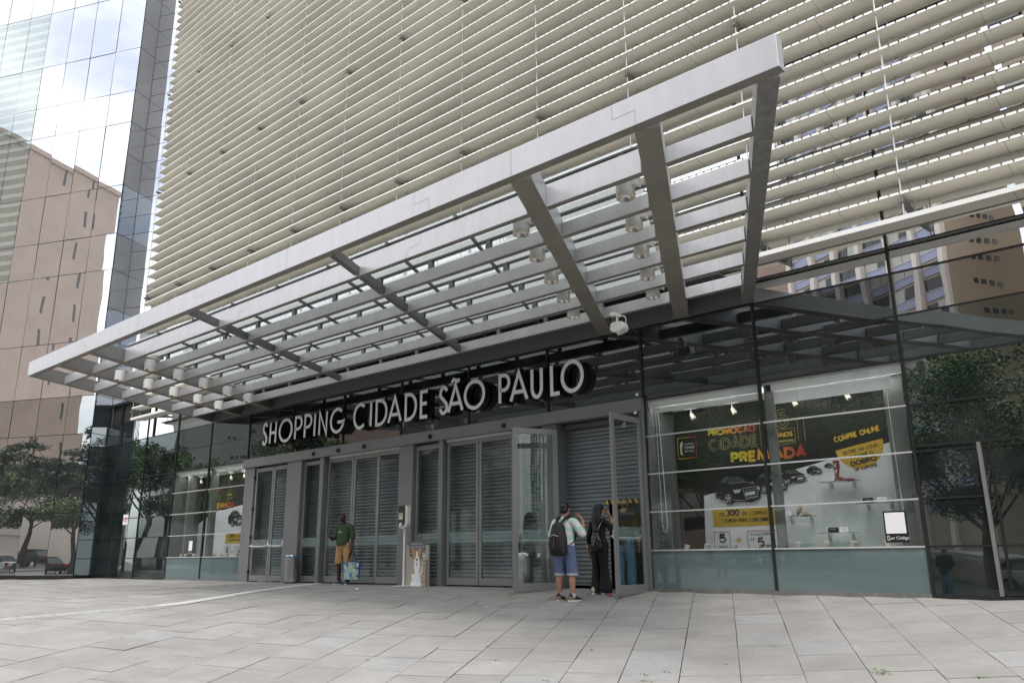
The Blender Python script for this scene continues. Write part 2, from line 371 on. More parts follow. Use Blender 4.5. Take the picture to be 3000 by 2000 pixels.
# ------------------------------------------------------------------ stroke lettering (plane geometry in x,z)
def arc(cx, cz, rx, rz, a0, a1, n=10):
    return [(cx+rx*math.cos(D2R(a0+(a1-a0)*i/n)), cz+rz*math.sin(D2R(a0+(a1-a0)*i/n))) for i in range(n+1)]
def el(cx, cz, rx, rz, n=28): return ('c', arc(cx, cz, rx, rz, 0, 360, n)[:-1])
S_PTS = arc(.5, .76, .46, .24, 20, 190, 9)+[(.12, .64), (.5, .51), (.86, .36)]+arc(.5, .25, .48, .25, 10, -165, 9)
GL = {   # name: (relative width, strokes in a unit box)
 'A': (.62, [[(0,0),(.5,1),(1,0)], [(.17,.30),(.83,.30)]]),
 'B': (.55, [[(0,0),(0,1),(.5,1)]+arc(.5,.75,.45,.25,90,-90,8)+[(0,.5)], [(0,.5),(.5,.5)]+arc(.5,.25,.5,.25,90,-90,8)+[(0,0)]]),
 'C': (.72, [arc(.5,.5,.5,.5,48,312,22)]),
 'D': (.66, [('c', [(0,0),(0,1),(.3,1)]+arc(.3,.5,.7,.5,90,-90,14)[1:])]),
 'E': (.46, [[(1,1),(0,1),(0,0),(1,0)], [(0,.52),(.9,.52)]]),
 'F': (.44, [[(1,1),(0,1),(0,0)], [(0,.52),(.9,.52)]]),
 'G': (.78, [arc(.5,.5,.5,.5,48,352,24)+[(.97,.42),(.52,.42)]]),
 'H': (.58, [[(0,0),(0,1)], [(1,0),(1,1)], [(0,.5),(1,.5)]]),
 'I': (.04, [[(.5,0),(.5,1)]]),
 'J': (.35, [[(1,1),(1,.25)]+arc(.5,.25,.5,.25,0,-160,8)]),
 'K': (.55, [[(0,0),(0,1)], [(1,1),(.02,.45)], [(.25,.6),(1,0)]]),
 'L': (.42, [[(0,1),(0,0),(1,0)]]),
 'M': (.80, [[(0,0),(.12,1),(.5,.15),(.88,1),(1,0)]]),
 'N': (.62, [[(0,0),(0,1),(1,0),(1,1)]]),
 'O': (.88, [el(.5,.5,.5,.5)]),
 'P': (.48, [[(0,0),(0,1),(.45,1)]+arc(.45,.73,.55,.27,90,-90,10)+[(0,.46)]]),
 'Q': (.88, [el(.5,.5,.5,.5), [(.6,.3),(1,-.05)]]),
 'R': (.52, [[(0,0),(0,1),(.45,1)]+arc(.45,.74,.5,.26,90,-90,10)+[(0,.48)], [(.4,.48),(1,0)]]),
 'S': (.46, [S_PTS]),
 'T': (.52, [[(0,1),(1,1)], [(.5,1),(.5,0)]]),
 'U': (.60, [[(0,1),(0,.33)]+arc(.5,.33,.5,.33,180,360,12)+[(1,1)]]),
 'V': (.62, [[(0,1),(.5,0),(1,1)]]),
 'X': (.58, [[(0,0),(1,1)], [(0,1),(1,0)]]),
 'Z': (.5, [[(0,1),(1,1),(0,0),(1,0)]]),
 '0': (.56, [el(.5,.5,.5,.5)]),
 '1': (.2, [[(0,.78),(.8,1),(.8,0)]]),
 '3': (.48, [arc(.45,.75,.5,.25,140,-90,10)+arc(.45,.25,.55,.25,90,-150,10)]),
 '5': (.5, [[(.92,1),(.14,1),(.06,.56)]+arc(.46,.33,.54,.33,120,-150,14)]),
 '+': (.62, [[(0,.5),(1,.5)], [(.5,.1),(.5,.9)]]),
 '=': (.5, [[(0,.62),(1,.62)], [(0,.34),(1,.34)]]),
 '-': (.3, [[(0,.45),(1,.45)]]), '/': (.3, [[(0,0),(1,1)]]),
 '$': (.46, [S_PTS, [(.5,-.1),(.5,1.1)]]),
}
GL['Ç'] = (GL['C'][0], GL['C'][1]+[[(.5,0),(.56,-.12),(.42,-.22)]])
TILDE = [(.22,1.14),(.36,1.23),(.5,1.19),(.64,1.14),(.78,1.22)]
GL['Ã'] = (GL['A'][0], GL['A'][1]+[TILDE]); GL['Á'] = (GL['A'][0], GL['A'][1]+[[(.45,1.12),(.62,1.27)]])
def ribbon(mb, pts, t, y, closed=False, depth=0):
    P = [Vector(p) for p in pts]; n = len(P); Lf, Rt = [], []
    for i in range(n):
        if closed: a, b = P[i-1], P[(i+1) % n]
        else: a, b = P[max(i-1, 0)], P[min(i+1, n-1)]
        d1 = (P[i]-a); d2 = (b-P[i])
        d1 = d1.normalized() if d1.length > 1e-9 else d2.normalized(); d2 = d2.normalized() if d2.length > 1e-9 else d1
        n1 = Vector((-d1.y, d1.x)); n2 = Vector((-d2.y, d2.x)); mm = n1+n2
        mm = mm.normalized() if mm.length > .2 else n1
        k = min(1/max(mm.dot(n1), .3), 2.6)
        Lf.append(P[i]+mm*k*t/2); Rt.append(P[i]-mm*k*t/2)
    m = n if closed else n-1
    k0 = len(mb.v)
    for q in Lf+Rt: mb.v.append((q.x, y, q.y))
    fr = [(k0+i, k0+(i+1) % n, k0+n+(i+1) % n, k0+n+i) for i in range(m)]
    mb.f += fr
    if depth:
        k1 = len(mb.v)
        for q in Lf+Rt: mb.v.append((q.x, y+depth, q.y))
        dk = k1-k0
        mb.f += [tuple(i+dk for i in f) for f in fr]
        for i in range(m):
            j = (i+1) % n
            mb.f.append((k0+i, k0+j, k1+j, k1+i)); mb.f.append((k0+n+i, k0+n+j, k1+n+j, k1+n+i))
        if not closed:
            mb.f.append((k0, k0+n, k1+n, k1)); mb.f.append((k0+n-1, k0+2*n-1, k1+2*n-1, k1+n-1))
def glyph(mb, ch, x0, z0, wd, ht, t, y, depth=0, rot=0, org=(0, 0)):
    c, s_ = math.cos(rot), math.sin(rot)
    for i, st in enumerate(GL[ch][1]):
        closed = isinstance(st, tuple); pts = st[1] if closed else st
        q = [(x0+t/2+px*max(wd-t, 0.0001), z0+t/2+pz*(ht-t)) for px, pz in pts]
        if rot: q = [(org[0]+(a-org[0])*c-(b-org[1])*s_, org[1]+(a-org[0])*s_+(b-org[1])*c) for a, b in q]
        ribbon(mb, q, t, y-i*.0006, closed, depth)
def textline(mb, txt, x0, x1, z0, z1, t, y, rot=0, org=None, gap=.24, depth=0):
    ht = z1-z0; ws = [(.34 if ch == ' ' else GL[ch][0]) for ch in txt]
    tot = sum(ws)+gap*(len(txt)-1); sc_ = (x1-x0-t)/(tot) if len(txt) > 1 else (x1-x0)
    x = x0; org = org or (x0, z0)
    for ch, w_ in zip(txt, ws):
        if ch != ' ': glyph(mb, ch, x, z0, w_*sc_+t, ht, t, y, depth, rot, org)
        x += (w_+gap)*sc_
def rect(mb, x0, x1, z0, z1, y): mb.quad((x0, y, z0), (x1, y, z0), (x1, y, z1), (x0, y, z1))
def frame(mb, x0, x1, z0, z1, t, y): ribbon(mb, [(x0, z0), (x1, z0), (x1, z1), (x0, z1)], t, y, True)
def poly(mb, pts, y): mb.add([(x, y, z) for x, z in pts], [tuple(range(len(pts)))])
def disc(mb, cx, cz, r, y, n=28, rz=None): poly(mb, arc(cx, cz, r, rz or r, 0, 360, n)[:-1], y)
def fonttext(txt, size, name, m, parent, loc, align='CENTER', world=True, bold=0.0):
    cu = bpy.data.curves.new('lettering', 'FONT'); cu.body = txt; cu.size = size; cu.align_x = align; cu.offset = bold; cu.space_line = 1.1
    o = bpy.data.objects.new('lettering', cu); COL.objects.link(o)
    dg = bpy.context.evaluated_depsgraph_get(); me = bpy.data.meshes.new_from_object(o.evaluated_get(dg))
    bpy.data.objects.remove(o); mb = MB()
    for v in me.vertices: mb.v.append((v.co.x+loc[0], loc[1]-v.co.z, v.co.y+loc[2]))
    for p in me.polygons: mb.f.append(tuple(p.vertices))
    return mb.build(name, m, parent, world=world)

# ------------------------------------------------------------------ ground
UX, UY = .8898, .4563            # street direction (also the paving courses)
DX, DY = -.4563, .8898           # towards the building line
def gf(X):
    t = min(max((X+18)/15, 0), 1); return .01+.125*t*t*(3-2*t)
def H(X, Y):
    y = max(-Y, 0); return -gf(X)*y/((1+(y/10)**4)**.25)
def q_of(x, y): return -(x*DX+y*DY)
def from_sq(s, q): return (s*UX-q*DX, s*UY-q*DY)

def paving():
    mb = MB(); mb.tone = []
    rnd = random.Random(3); A, B = .627, .645; gap = .0045
    for i in range(-95, 30):
        off = rnd.choice([0, .5, .5, .28, .72])*B
        for j in range(-60, 46):
            a0 = -5.24+i*A; b0 = j*B+off
            ca, cb = a0+A/2, b0+B/2
            cx, cy = ca*UX+cb*DX, ca*UY+cb*DY
            qq = q_of(cx, cy)
            if cy > .45 or qq > 17.2 or cx < -60 or cx > 12: continue
            if qq < -13.5 and cx < -32: continue
            dz = rnd.uniform(-.0035, .0035); tx = rnd.uniform(-.006, .006); ty = rnd.uniform(-.006, .006)
            g = gap*rnd.uniform(.4, 1.5)
            vs = []
            for (a, b) in ((a0+g, b0+g), (a0+A-g, b0+g), (a0+A-g, b0+B-g), (a0+g, b0+B-g)):
                x, y = a*UX+b*DX, a*UY+b*DY
                vs.append((x, y, H(x, y)+dz+tx*(a-ca)+ty*(b-cb)))
            near = qq < 14
            lo = [(x, y, z-.03) for x, y, z in vs]
            mb.add(vs+lo, [(0,1,2,3),(0,4,5,1),(1,5,6,2),(2,6,7,3),(3,7,4,0)])
            v = rnd.gauss(.295, .010); c = (v*1.02, v*.985, v*.94, 1)
            if rnd.random() < .06: v = rnd.uniform(.305, .33); c = (v*.985, v*.98, v*.975, 1)
            mb.tone += [c]*5
    o = mb.build('plaza_paving', 'paving'); tag(o, kind='structure')
paving()
def sheet(name, m, x0, x1, y0, y1, nx, ny, dz, cond=None, kind='structure'):
    mb = MB()
    for j in range(ny+1):
        for i in range(nx+1):
            x = x0+(x1-x0)*i/nx; y = y0+(y1-y0)*j/ny; mb.v.append((x, y, H(x, y)+dz))
    for j in range(ny):
        for i in range(nx):
            a = j*(nx+1)+i; mb.f.append((a, a+1, a+nx+2, a+nx+1))
    return tag(mb.build(name, m, smooth=True), kind=kind)
sheet('ground_bed', 'joint_dirt', -60, 14, -42, .6, 74, 42, -.028)
def strip(name, m, s0, s1, q0, q1, dz, kind='structure', ns=120, nq=6):
    mb = MB()
    for j in range(nq+1):
        for i in range(ns+1):
            x, y = from_sq(s0+(s1-s0)*i/ns, q0+(q1-q0)*j/nq); mb.v.append((x, y, H(x, y)+dz))
    for j in range(nq):
        for i in range(ns):
            a = j*(ns+1)+i; mb.f.append((a, a+1, a+ns+2, a+ns+1))
    return tag(mb.build(name, m, smooth=True), kind=kind)
strip('pavement', 'sidewalk', -260, -55, -13.9, 17.3, -.04)
strip('pavement', 'sidewalk', 12, 120, -40, 17.3, -.04)
def kerb(s0, s1, q, name='kerb'):
    mb = MB(); n = 100
    for i in range(n):
        a, b = s0+(s1-s0)*i/n, s0+(s1-s0)*(i+1)/n
        for (sa, sb) in ((a, b),):
            p0 = from_sq(sa, q); p1 = from_sq(sb, q)
            mb.beam(p0, p1, .15, (H(*p0)-.2, H(*p1)-.2), (H(*p0)-.01, H(*p1)-.01))
    tag(mb.build(name, 'kerb'), kind='structure')
kerb(-260, 120, 17.4); kerb(-260, 120, 41.1)
strip('road', 'asphalt', -300, 160, 17.4, 41, -.15)
strip('pavement', 'sidewalk', -300, 160, 41, 52, -.02)
mb = MB()
for lane in (21, 24.5, 31, 34.5, 38):
    for k in range(-60, 20):
        s = k*4.0; p0 = from_sq(s, lane); p1 = from_sq(s+2, lane)
        mb.beam(p0, p1, .14, (H(*p0)-.146, H(*p1)-.146), (H(*p0)-.143, H(*p1)-.143))
tag(mb.build('lane_markings', 'lane_paint'), kind='structure')
mb = MB(); mb.quad((-900, -900, -1.75), (900, -900, -1.75), (900, 900, -1.75), (-900, 900, -1.75))
tag(mb.build('ground', 'soil'), kind='structure')
# tactile guiding strip across the plaza
def tactile():
    pts = [(-14.02,-12.5),(-14.05,-8.9),(-14.15,-7.6),(-14.2,-6.6),(-14.45,-5.6),(-15.05,-4.5),(-15.6,-3.7),(-16.9,-1.7),(-17.84,-.25)]
    mb = MB(); mb2 = MB()
    acc = []
    for a, b in zip(pts, pts[1:]):
        n = max(1, int((Vector(b)-Vector(a)).length/.25))
        for i in range(n): acc.append(Vector(a).lerp(Vector(b), i/n))
    acc.append(Vector(pts[-1]))
    wd = .115
    for i in range(len(acc)-1):
        a, b = acc[i], acc[i+1]; d = (b-a).normalized(); nn = Vector((-d.y, d.x))*wd
        a2 = a.lerp(b, .03); b2 = a.lerp(b, .97)
        q = [a2-nn, b2-nn, b2+nn, a2+nn]
        lo = [(p.x, p.y, H(p.x, p.y)-.004) for p in q]; hi = [(p.x, p.y, H(p.x, p.y)+.012) for p in q]
        mb.add(lo+hi, [(0,3,2,1),(4,5,6,7),(0,1,5,4),(1,2,6,5),(2,3,7,6),(3,0,4,7)])
        if a.y > -6.2:                   # studded tiles near the doors
            for u in (.2, .4, .6, .8):
                for v in (-.6, -.2, .2, .6):
                    c = a.lerp(b, u)+nn*v
                    z = H(c.x, c.y)+.012; mb.lathe([(.022, z), (.014, z+.007)], c.x, c.y, 6)
        else:
            for v in (-.62, -.2, .2, .62):
                c0 = a2+nn*v; c1 = b2+nn*v; z0 = H(c0.x, c0.y); z1 = H(c1.x, c1.y)
                mb.beam((c0.x, c0.y), (c1.x, c1.y), .03, (z0+.01, z1+.01), (z0+.018, z1+.018))
    tag(mb.build('tactile_strip', 'tactile'), kind='structure')
tactile()
# ------------------------------------------------------------------ the shopping centre
mall = thing('shopping_centre', 'glass fronted shopping centre behind rows of long beige horizontal louvres', 'building')
XM = [-32.45, -31.36, -29.03, -26.70, -24.42, -22.13, -19.80, -17.46, -15.13, -12.79, -10.46, -8.13, -5.80, -3.47, -1.14, 1.19, 3.52, 5.85]
ZM = [0, .70, 1.38, 2.07, 2.77, 3.47, 4.18, 4.88, 5.65, 6.42]
prnd = random.Random(11)
def pane(x0, x1, z0, z1, m, y=0.0, amp=.005, name='glass_pane'):
    e = [prnd.uniform(-amp, amp) for _ in range(3)]
    mb = MB(); g = .008
    mb.quad((x0+g, y+e[0], z0+g), (x1-g, y+e[1], z0+g), (x1-g, y+e[1]+e[2]-e[0], z1-g), (x0+g, y+e[2], z1-g))
    return mb.build(name, m, mall)
for i in range(len(XM)-1):
    x0, x1 = XM[i], XM[i+1]
    if x0 > 3.6: continue
    for k in range(len(ZM)-1):
        z0, z1 = ZM[k], ZM[k+1]
        door = -22.2 < x0 < -8.2
        show = (-26.8 < x0 < -22.2) or (-8.2 < x0 < -3.5)
        if door and z0 < 3.4: continue
        if show and z1 < 3.5 and z0 > .6: continue
        if z0 > 4.8 and x1 < -28.9 and z0 > 5.6: continue
        mm = 'frosted_panel' if (show and z0 < .1) else 'facade_dark'
        if z0 >= 3.4 and -22.2 < x0 < -3.5: mm = 'spandrel_black'
        if -29.1 < x0 < -26.8: mm = 'facade_black'
        if x0 > -3.5 and z0 < 2.0: mm = 'facade_low'
        if z0 >= 4.8: mm = 'facade_mirror'
        if x0 > -3.5 and 3.4 < z0 < 4.8: mm = 'facade_reflective'
        if x0 > -3.5 and 4.1 > z0 > 2.0 : mm = 'facade_dark'
        pane(x0, x1, z0, z1, mm)
# tall clear shop window panes
for (x0, x1) in ((-26.70, -24.42), (-24.42, -22.13), (-8.13, -5.80), (-5.80, -3.47)):
    pane(x0, x1, .70, 3.47, 'shop_glass', amp=.001, name='shop_window')
# upper glazing behind the louvres: too many panes to count
mb = MB()
z = 6.42
while z < 26.5:
    for i in range(2, len(XM)-1):
        x0, x1 = max(XM[i], -28.57), XM[i+1]
        e = [prnd.uniform(-.004, .004) for _ in range(3)]
        mb.quad((x0+.01, e[0], z+.01), (x1-.01, e[1], z+.01), (x1-.01, e[1]+e[2]-e[0], z+1.39), (x0+.01, e[2], z+1.39))
    z += 1.4
ug = mb.build('upper_glazing', 'facade_mirror', mall); ug['kind'] = 'stuff'
mb = MB()                                    # solid core of the building
mb.box(-28.5, 8, .06, 22, 4.92, 26.6); mb.box(-28.62, -28.5, -.03, 22, 4.9, 26.6)
mb.box(-32.4, -26.72, .06, 14, 0.0, 6.4); mb.box(-32.4, -28.5, -.01, 14, 6.4, 6.52)
mb.box(-3.45, 8, .06, 14, -.05, 4.92)
mb.build('wall', 'interior_dark', mall)
# mullions
for i, x in enumerate(XM):
    mb = MB()
    lo = 3.5 if -22.0 < x < -8.3 else -.02
    hi = 26.5 if x > -28.9 else 6.4
    mb.box(x-.022, x+.022, -.028, .05, lo, hi)
    mb.build('mullion', 'dark_frame', mall)
mb = MB(); mb.box(-28.62, -28.5, -.04, .05, 6.4, 26.5); mb.build('corner_post', 'dark_frame', mall)
# dark transoms
for zt in (.70, 1.38, 2.07, 2.77):
    mb = MB(); mb.box(-32.45, -26.72, -.012, .03, zt-.013, zt+.013); mb.build('transom', 'dark_frame', mall)
    mb = MB(); mb.box(-3.45, 5.8, -.012, .03, zt-.016, zt+.016); mb.build('transom', 'dark_frame', mall)
for zt in ZM[5:]+[6.42+1.4*k for k in range(1, 15)]:
    mb = MB(); mb.box(-32.4 if zt < 6.5 else -28.6, 5.8, -.014, .03, zt-.014, zt+.014); mb.build('transom', 'dark_frame', mall)
# silver joints of the shop windows and their base line
for (x0, x1) in ((-26.68, -22.15), (-8.11, -3.49)):
    for zt in (.70, 1.38, 2.07, 2.77):
        mb = MB(); mb.box(x0, x1, -.020, .02, zt-.011, zt+.011); mb.build('window_joint', 'transom_silver', mall)
    mb = MB(); mb.box(x0, x1, -.03, .03, -.06, .045); mb.build('plinth', 'galv_steel', mall)
for (a_, b_) in ((-32.45, -26.7), (-3.46, 5.8)): mb = MB(); mb.box(a_, b_, -.03, .03, -.06, .04); mb.build('plinth', 'dark_frame', mall)
# shop window rooms
def room(x0, x1):
    m1 = MB(); m1.box(x0, x1, .04, 1.0, .58, .64); m1.build('display_floor', 'column_interior', mall)
    m1 = MB(); m1.box(x0+.01, x1-.01, 1.03, 1.12, .58, 3.6); m1.build('display_wall', 'interior_dark', mall)
    m1 = MB(); m1.box(x0-.03, x0, .04, 1.12, .58, 3.6); m1.box(x1, x1+.03, .04, 1.12, .58, 3.6); m1.build('display_wall', 'column_interior', mall)
    m1 = MB(); m1.box(x0, x1, .05, 1.1, 3.42, 3.46)
    for k in range(4): m1.box(x0+.05, x1-.05, .30+.18*k, .36+.18*k, 3.34, 3.42)
    m1.build('display_ceiling', 'interior_white', mall)
    for xa in (x0+.15, (x0+x1)/2+.1):
        m1 = MB(); m1.box(xa, xa+2.0, .20, .25, 3.35, 3.38); m1.build('ceiling_lamp', 'lamp_tube', mall)
room(-26.66, -22.17); room(-8.09, -3.51)
for (x, y0, y1, wd) in ((-5.76, .08, .20, .13), (-3.92, .40, .62, .30), (-24.38, .08, .26, .17), (-26.3, .30, .55, .16)):
    m1 = MB(); m1.box(x, x+wd, y0, y1, .64, 3.42); m1.build('column', 'column_interior', mall)
# header over the doors
mb = MB(); mb.box(-22.13, -8.11, -.14, .10, 3.25, 3.50); mb.build('door_header', 'alu_frame', mall, bevel=.004)
for (a_, b_) in ((-17.98, -15.1), (-13.5, -11.3)): mb = MB(); mb.box(a_, b_, -.02, .10, 3.19, 3.245); mb.build('door_track', 'transom_silver', mall)
for (x0, x1, y0, y1) in ((-22.11, -21.60, -.06, .30), (-19.86, -19.22, -.08, .40), (-15.05, -14.62, -.08, .42), (-10.62, -10.24, -.04, .40)):
    mb = MB(); mb.box(x0, x1, y0, y1, -.05, 3.25); mb.build('column', 'alu_frame', mall, bevel=.006)
for (x0, x1) in ((-18.29, -18.13), (-13.67, -13.53), (-11.42, -11.30), (-8.19, -8.11), (-19.20, -19.15), (-14.60, -14.56)):
    mb = MB(); mb.box(x0, x1, -.10, .12, -.05, 3.25); mb.build('door_post', 'alu_frame', mall, bevel=.004)
def leaf(x0, x1, y=0.0, z0=.03, z1=3.20, st=.075, handle=None, m='alu_light'):
    """glazed leaf standing in the plane Y = y"""
    mb = MB(); t = .045
    mb.box(x0, x0+st, y-t/2, y+t/2, z0, z1); mb.box(x1-st, x1, y-t/2, y+t/2, z0, z1)
    mb.box(x0+st, x1-st, y-t/2, y+t/2, z1-.11, z1); mb.box(x0+st, x1-st, y-t/2, y+t/2, z0, z0+.15)
    d = mb.build('door', m, mall, bevel=.003)
    g = MB(); e = prnd.uniform(-.003, .003)
    g.quad((x0+st, y+e, z0+.15), (x1-st, y-e, z0+.15), (x1-st, y-e, z1-.11), (x0+st, y+e, z1-.11)); g.build('door_glass', 'door_glass', d)
    b = MB(); b.quad((x0+st, y-.008, .92), (x1-st, y-.008, .92), (x1-st, y-.008, 1.16), (x0+st, y-.008, 1.16)); b.build('privacy_strip', 'strip_film', d)
    if handle is not None:
        h = MB(); s = handle
        h.tube([(x0+.05, y-.03, 1.02), (x0+.05, y-.09, .99), (x0+.12, y-.10, .97), (x1-.12, y-.10, .97), (x1-.05, y-.09, .99), (x1-.05, y-.03, 1.02)], .016, 8)
        h.box(x1-.07, x1-.02, y-.05, y-.01, .95, 1.10)
        h.build('push_bar', 'white_paint', d, smooth=True)
    return d
leaf(-21.55, -20.62, handle=1); leaf(-20.60, -19.88, handle=1)
leaf(-19.14, -18.31, .02); leaf(-18.10, -17.00, .06); leaf(-16.98, -15.98, .06); leaf(-15.95, -15.07, .0)
leaf(-14.55, -13.69, .02); leaf(-13.50, -12.50, .04); leaf(-12.48, -11.45, .04); leaf(-11.28, -10.64, .02)
# the two leaves that stand open
def open_leaf(hx, hy, ang, wd, label):
    root = leaf(0, wd, 0, z0=.02, z1=3.17, st=.10, handle=1)
    root.location = (hx, hy, -.05); root.rotation_euler = (0, 0, ang); root['label'] = label
    hg = MB()
    return root
a_ = open_leaf(-10.20, -.06, D2R(180+66), 1.0, 'left glass door leaf standing open')
b_ = open_leaf(-8.19, -.06, D2R(180+90), 1.0, 'right glass door leaf standing open')
# hinges on the left pair
for zz in (.25, 1.2, 2.0, 2.9):
    mb = MB(); mb.box(-21.60, -21.54, -.08, -.02, zz, zz+.07); mb.build('hinge', 'black_plastic', mall)
# glazed door at the far right of the front
mb = MB(); mb.box(-2.63, -2.58, -.05, .03, .03, 2.13); d_ = mb.build('door', 'alu_frame', mall, bevel=.003); mb = MB(); mb.box(-3.42, -1.20, -.03, .03, 2.13, 2.17); mb.build('door_head', 'dark_frame', d_); mb = MB(); mb.box(-2.57, -1.2, -.03, .03, .03, .08); mb.build('door_foot', 'dark_frame', d_)
mb = MB(); mb.box(-2.50, -2.47, -.03, .03, .12, 2.10); mb.build('door_seal', 'black_plastic', d_)
# roller shutters
def shutter(x0, x1, y, z0, z1, hole=None):
    mb = MB(); p = .082; z = z0; n = 0
    prof = []
    while z < z1-.01:
        prof += [(y+.020, z), (y-.008, z+.008), (y-.014, z+.038), (y-.006, z+.068), (y+.020, z+.074)]; z += p
    def ext(xa, xb, pr):
        k = len(mb.v)
        for (yy, zz) in pr: mb.v += [(xa, yy, zz), (xb, yy, zz)]
        for i in range(len(pr)-1): mb.f.append((k+2*i, k+2*i+1, k+2*i+3, k+2*i+2))
    if hole:
        hx0, hx1, hz = hole
        ext(x0, hx0, prof); ext(hx1, x1, prof); ext(hx0, hx1, [q for q in prof if q[1] > hz])
    else: ext(x0, x1, prof)
    return mb.build('roller_shutter', 'shutter_steel', mall)
shutter(-21.58, -19.84, .26, .02, 3.3); shutter(-19.24, -15.04, .26, .02, 3.3); shutter(-14.64, -10.62, .26, .02, 3.3)
shutter(-10.24, -8.0, .30, .10, 3.3, (-9.22, -8.38, 1.60))
mb = MB(); mb.box(-10.24, -9.22, .27, .33, .06, .10); mb.build('shutter_foot', 'alu_frame', mall)
mb = MB(); mb.box(-10.24, -8.1, .18, .36, 3.14, 3.24); mb.build('shutter_box', 'soffit_grey', mall)
mb = MB(); mb.box(-21.6, -8.0, 1.6, 1.7, -.05, 3.5); mb.box(-21.6, -8.0, .55, 1.6, 3.3, 3.4); mb.box(-10.6, -10.3, .45, 1.6, -.05, 3.3)
mb.box(-21.6, -8.0, .35, 1.7, -.12, -.02); mb.build('wall', 'interior_dark', mall)
# hazard stripe over the wicket opening
mb = MB(); mb.box(-9.26, -8.34, .262, .30, 1.585, 1.665); st = mb.build('lintel', 'black_plastic', mall)
mb = MB()
for k in range(7):
    x = -9.26+k*.135; mb.quad((x, .258, 1.587), (x+.065, .258, 1.587), (x+.035, .258, 1.663), (x-.03 if k else x, .258, 1.663))
mb.build('hazard_stripe', 'stripe_yellow', st)
mb = MB(); mb.box(-9.15, -8.95, .50, .60, 1.28, 1.50); mb.build('notice', 'stripe_yellow', mall)
# soffit plate between the header band and canopy
# ------------------------------------------------------------------ louvres
def louvre(z, x0, x1, name='louvre_blade', d=.385):
    mb = MB(); yf = -.79
    prof = [(yf, z+.004), (yf+.006, z-.002), (yf+.03, z-.006), (yf+d, z-.012), (yf+d+.008, z-.004), (yf+d, z+.006), (yf+d*.5, z+.045), (yf+.05, z+.04), (yf+.008, z+.026)]
    n = len(prof); k = len(mb.v); xs = [x0, x1]
    for x in xs: mb.v += [(x, a, b) for a, b in prof]
    mb.f += [(i, (i+1) % n, (i+1) % n+n, i+n) for i in range(n)]+[tuple(range(n)), tuple(range(2*n-1, n-1, -1))]
    o = mb.build(name, 'louvre_beige', mall)
    t = MB(); x = x0+.02; up = []
    while x < x1-.1: up += [(x, z+.016), (x, z+.052), (x+.118, z+.052), (x+.118, z+.016)]; x += .15
    nn = len(up); ks = [(a, z+.012) for a, _ in up]
    for yy in (yf-.012, yf+.045): t.v += [(a, yy+(.012 if b > z+.03 else 0), b) for a, b in up]+[(a, yy, b) for a, b in ks]
    for i in range(nn-1):
        a, b, c, d_ = i, i+1, nn+i+1, nn+i
        t.f += [(a, b, b+2*nn, a+2*nn), (d_, c, c+2*nn, d_+2*nn)]
        if i % 2 == 0 and i % 4 == 0: continue
        t.f += [(a, d_, c, b), (a+2*nn, b+2*nn, c+2*nn, d_+2*nn)]
    t.build('front_lip', 'louvre_white', o)
    return o
zk = 5.80; k = 0
while zk < 26.4:
    louvre(zk, -28.78, 3.0); zk += .3535; k += 1
mb = MB(); mb.box(-28.78, 3.0, -.80, -.77, 5.40, 5.475); f_ = mb.build('fascia_louvre', 'louvre_white', mall)
mb = MB(); mb.box(-28.78, 3.0, -.77, -.44, 5.405, 5.435); mb.build('fascia_soffit', 'louvre_beige', f_)
mb = MB(); mb.box(-28.78, 3.0, -.44, -.30, 5.43, 5.45); mb.build('fascia_plate', 'galv_steel', f_)
for i in range(12):
    x = -2.96-2.35*i
    mb = MB()
    zz = 5.4
    mb.tube([(x, -.735, 5.42), (x, -.735, 26.4)], .012, 6); mb.tube([(x+.10, -.50, 5.42), (x+.10, -.50, 26.4)], .010, 6)
    mb.build('hanger_rod', 'rod_steel', mall)
    for zz in (5.72, 9.95, 14.2, 18.4, 22.7):
        mb = MB()
        mb.add([(x-.035, 0, zz-.12), (x+.035, 0, zz-.12), (x+.035, 0, zz+.02), (x-.035, 0, zz+.02), (x-.035, -.80, zz-.03), (x+.035, -.80, zz-.03), (x+.035, -.80, zz+.02), (x-.035, -.80, zz+.02)],
               [(0,1,2,3),(7,6,5,4),(0,4,5,1),(1,5,6,2),(2,6,7,3),(3,7,4,0)])
        mb.build('outrigger', 'alu_frame' if zz < 6 else 'galv_steel', mall)
for x in (-.61, 1.74):
    mb = MB(); mb.tube([(x, -.735, 5.42), (x, -.735, 26.4)], .012, 6); mb.build('hanger_rod', 'rod_steel', mall)

# ------------------------------------------------------------------ entrance canopy
can = thing('entrance_canopy', 'silver painted steel canopy of long beams over the doors', 'canopy', (-13, 0, 4.88))
YF = -6.55
def cx(xw, y): return xw-.5144*y                 # plan position along the skewed cross beams
CR, CL = -5.78, -24.36                            # where the two edges meet the wall
def zb(y): return 4.90+.008*y                    # underside level
def tint_under(o, under_mat='dark_underside'):  # faces that point down take a darker second material
    o.data.materials.append(MATS[under_mat])
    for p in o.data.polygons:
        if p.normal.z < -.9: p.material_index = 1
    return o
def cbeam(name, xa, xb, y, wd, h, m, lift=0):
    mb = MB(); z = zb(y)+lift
    mb.box(xa, xb, y-wd/2, y+wd/2, z, z+h); return tint_under(mb.build(name, m, can, bevel=.006))
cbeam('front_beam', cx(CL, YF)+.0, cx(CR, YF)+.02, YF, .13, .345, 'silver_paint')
YP = [-5.62, -4.72, -3.80, -2.87, -1.93, -1.02]
def cross(name, xw, wd, h, m, under='dark_underside', y0=-.06, y1=YF+.07, lift=0):
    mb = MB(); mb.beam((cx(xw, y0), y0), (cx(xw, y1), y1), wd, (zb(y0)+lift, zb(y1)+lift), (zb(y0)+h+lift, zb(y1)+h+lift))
    return tint_under(mb.build(name, m, can, bevel=.005), under)
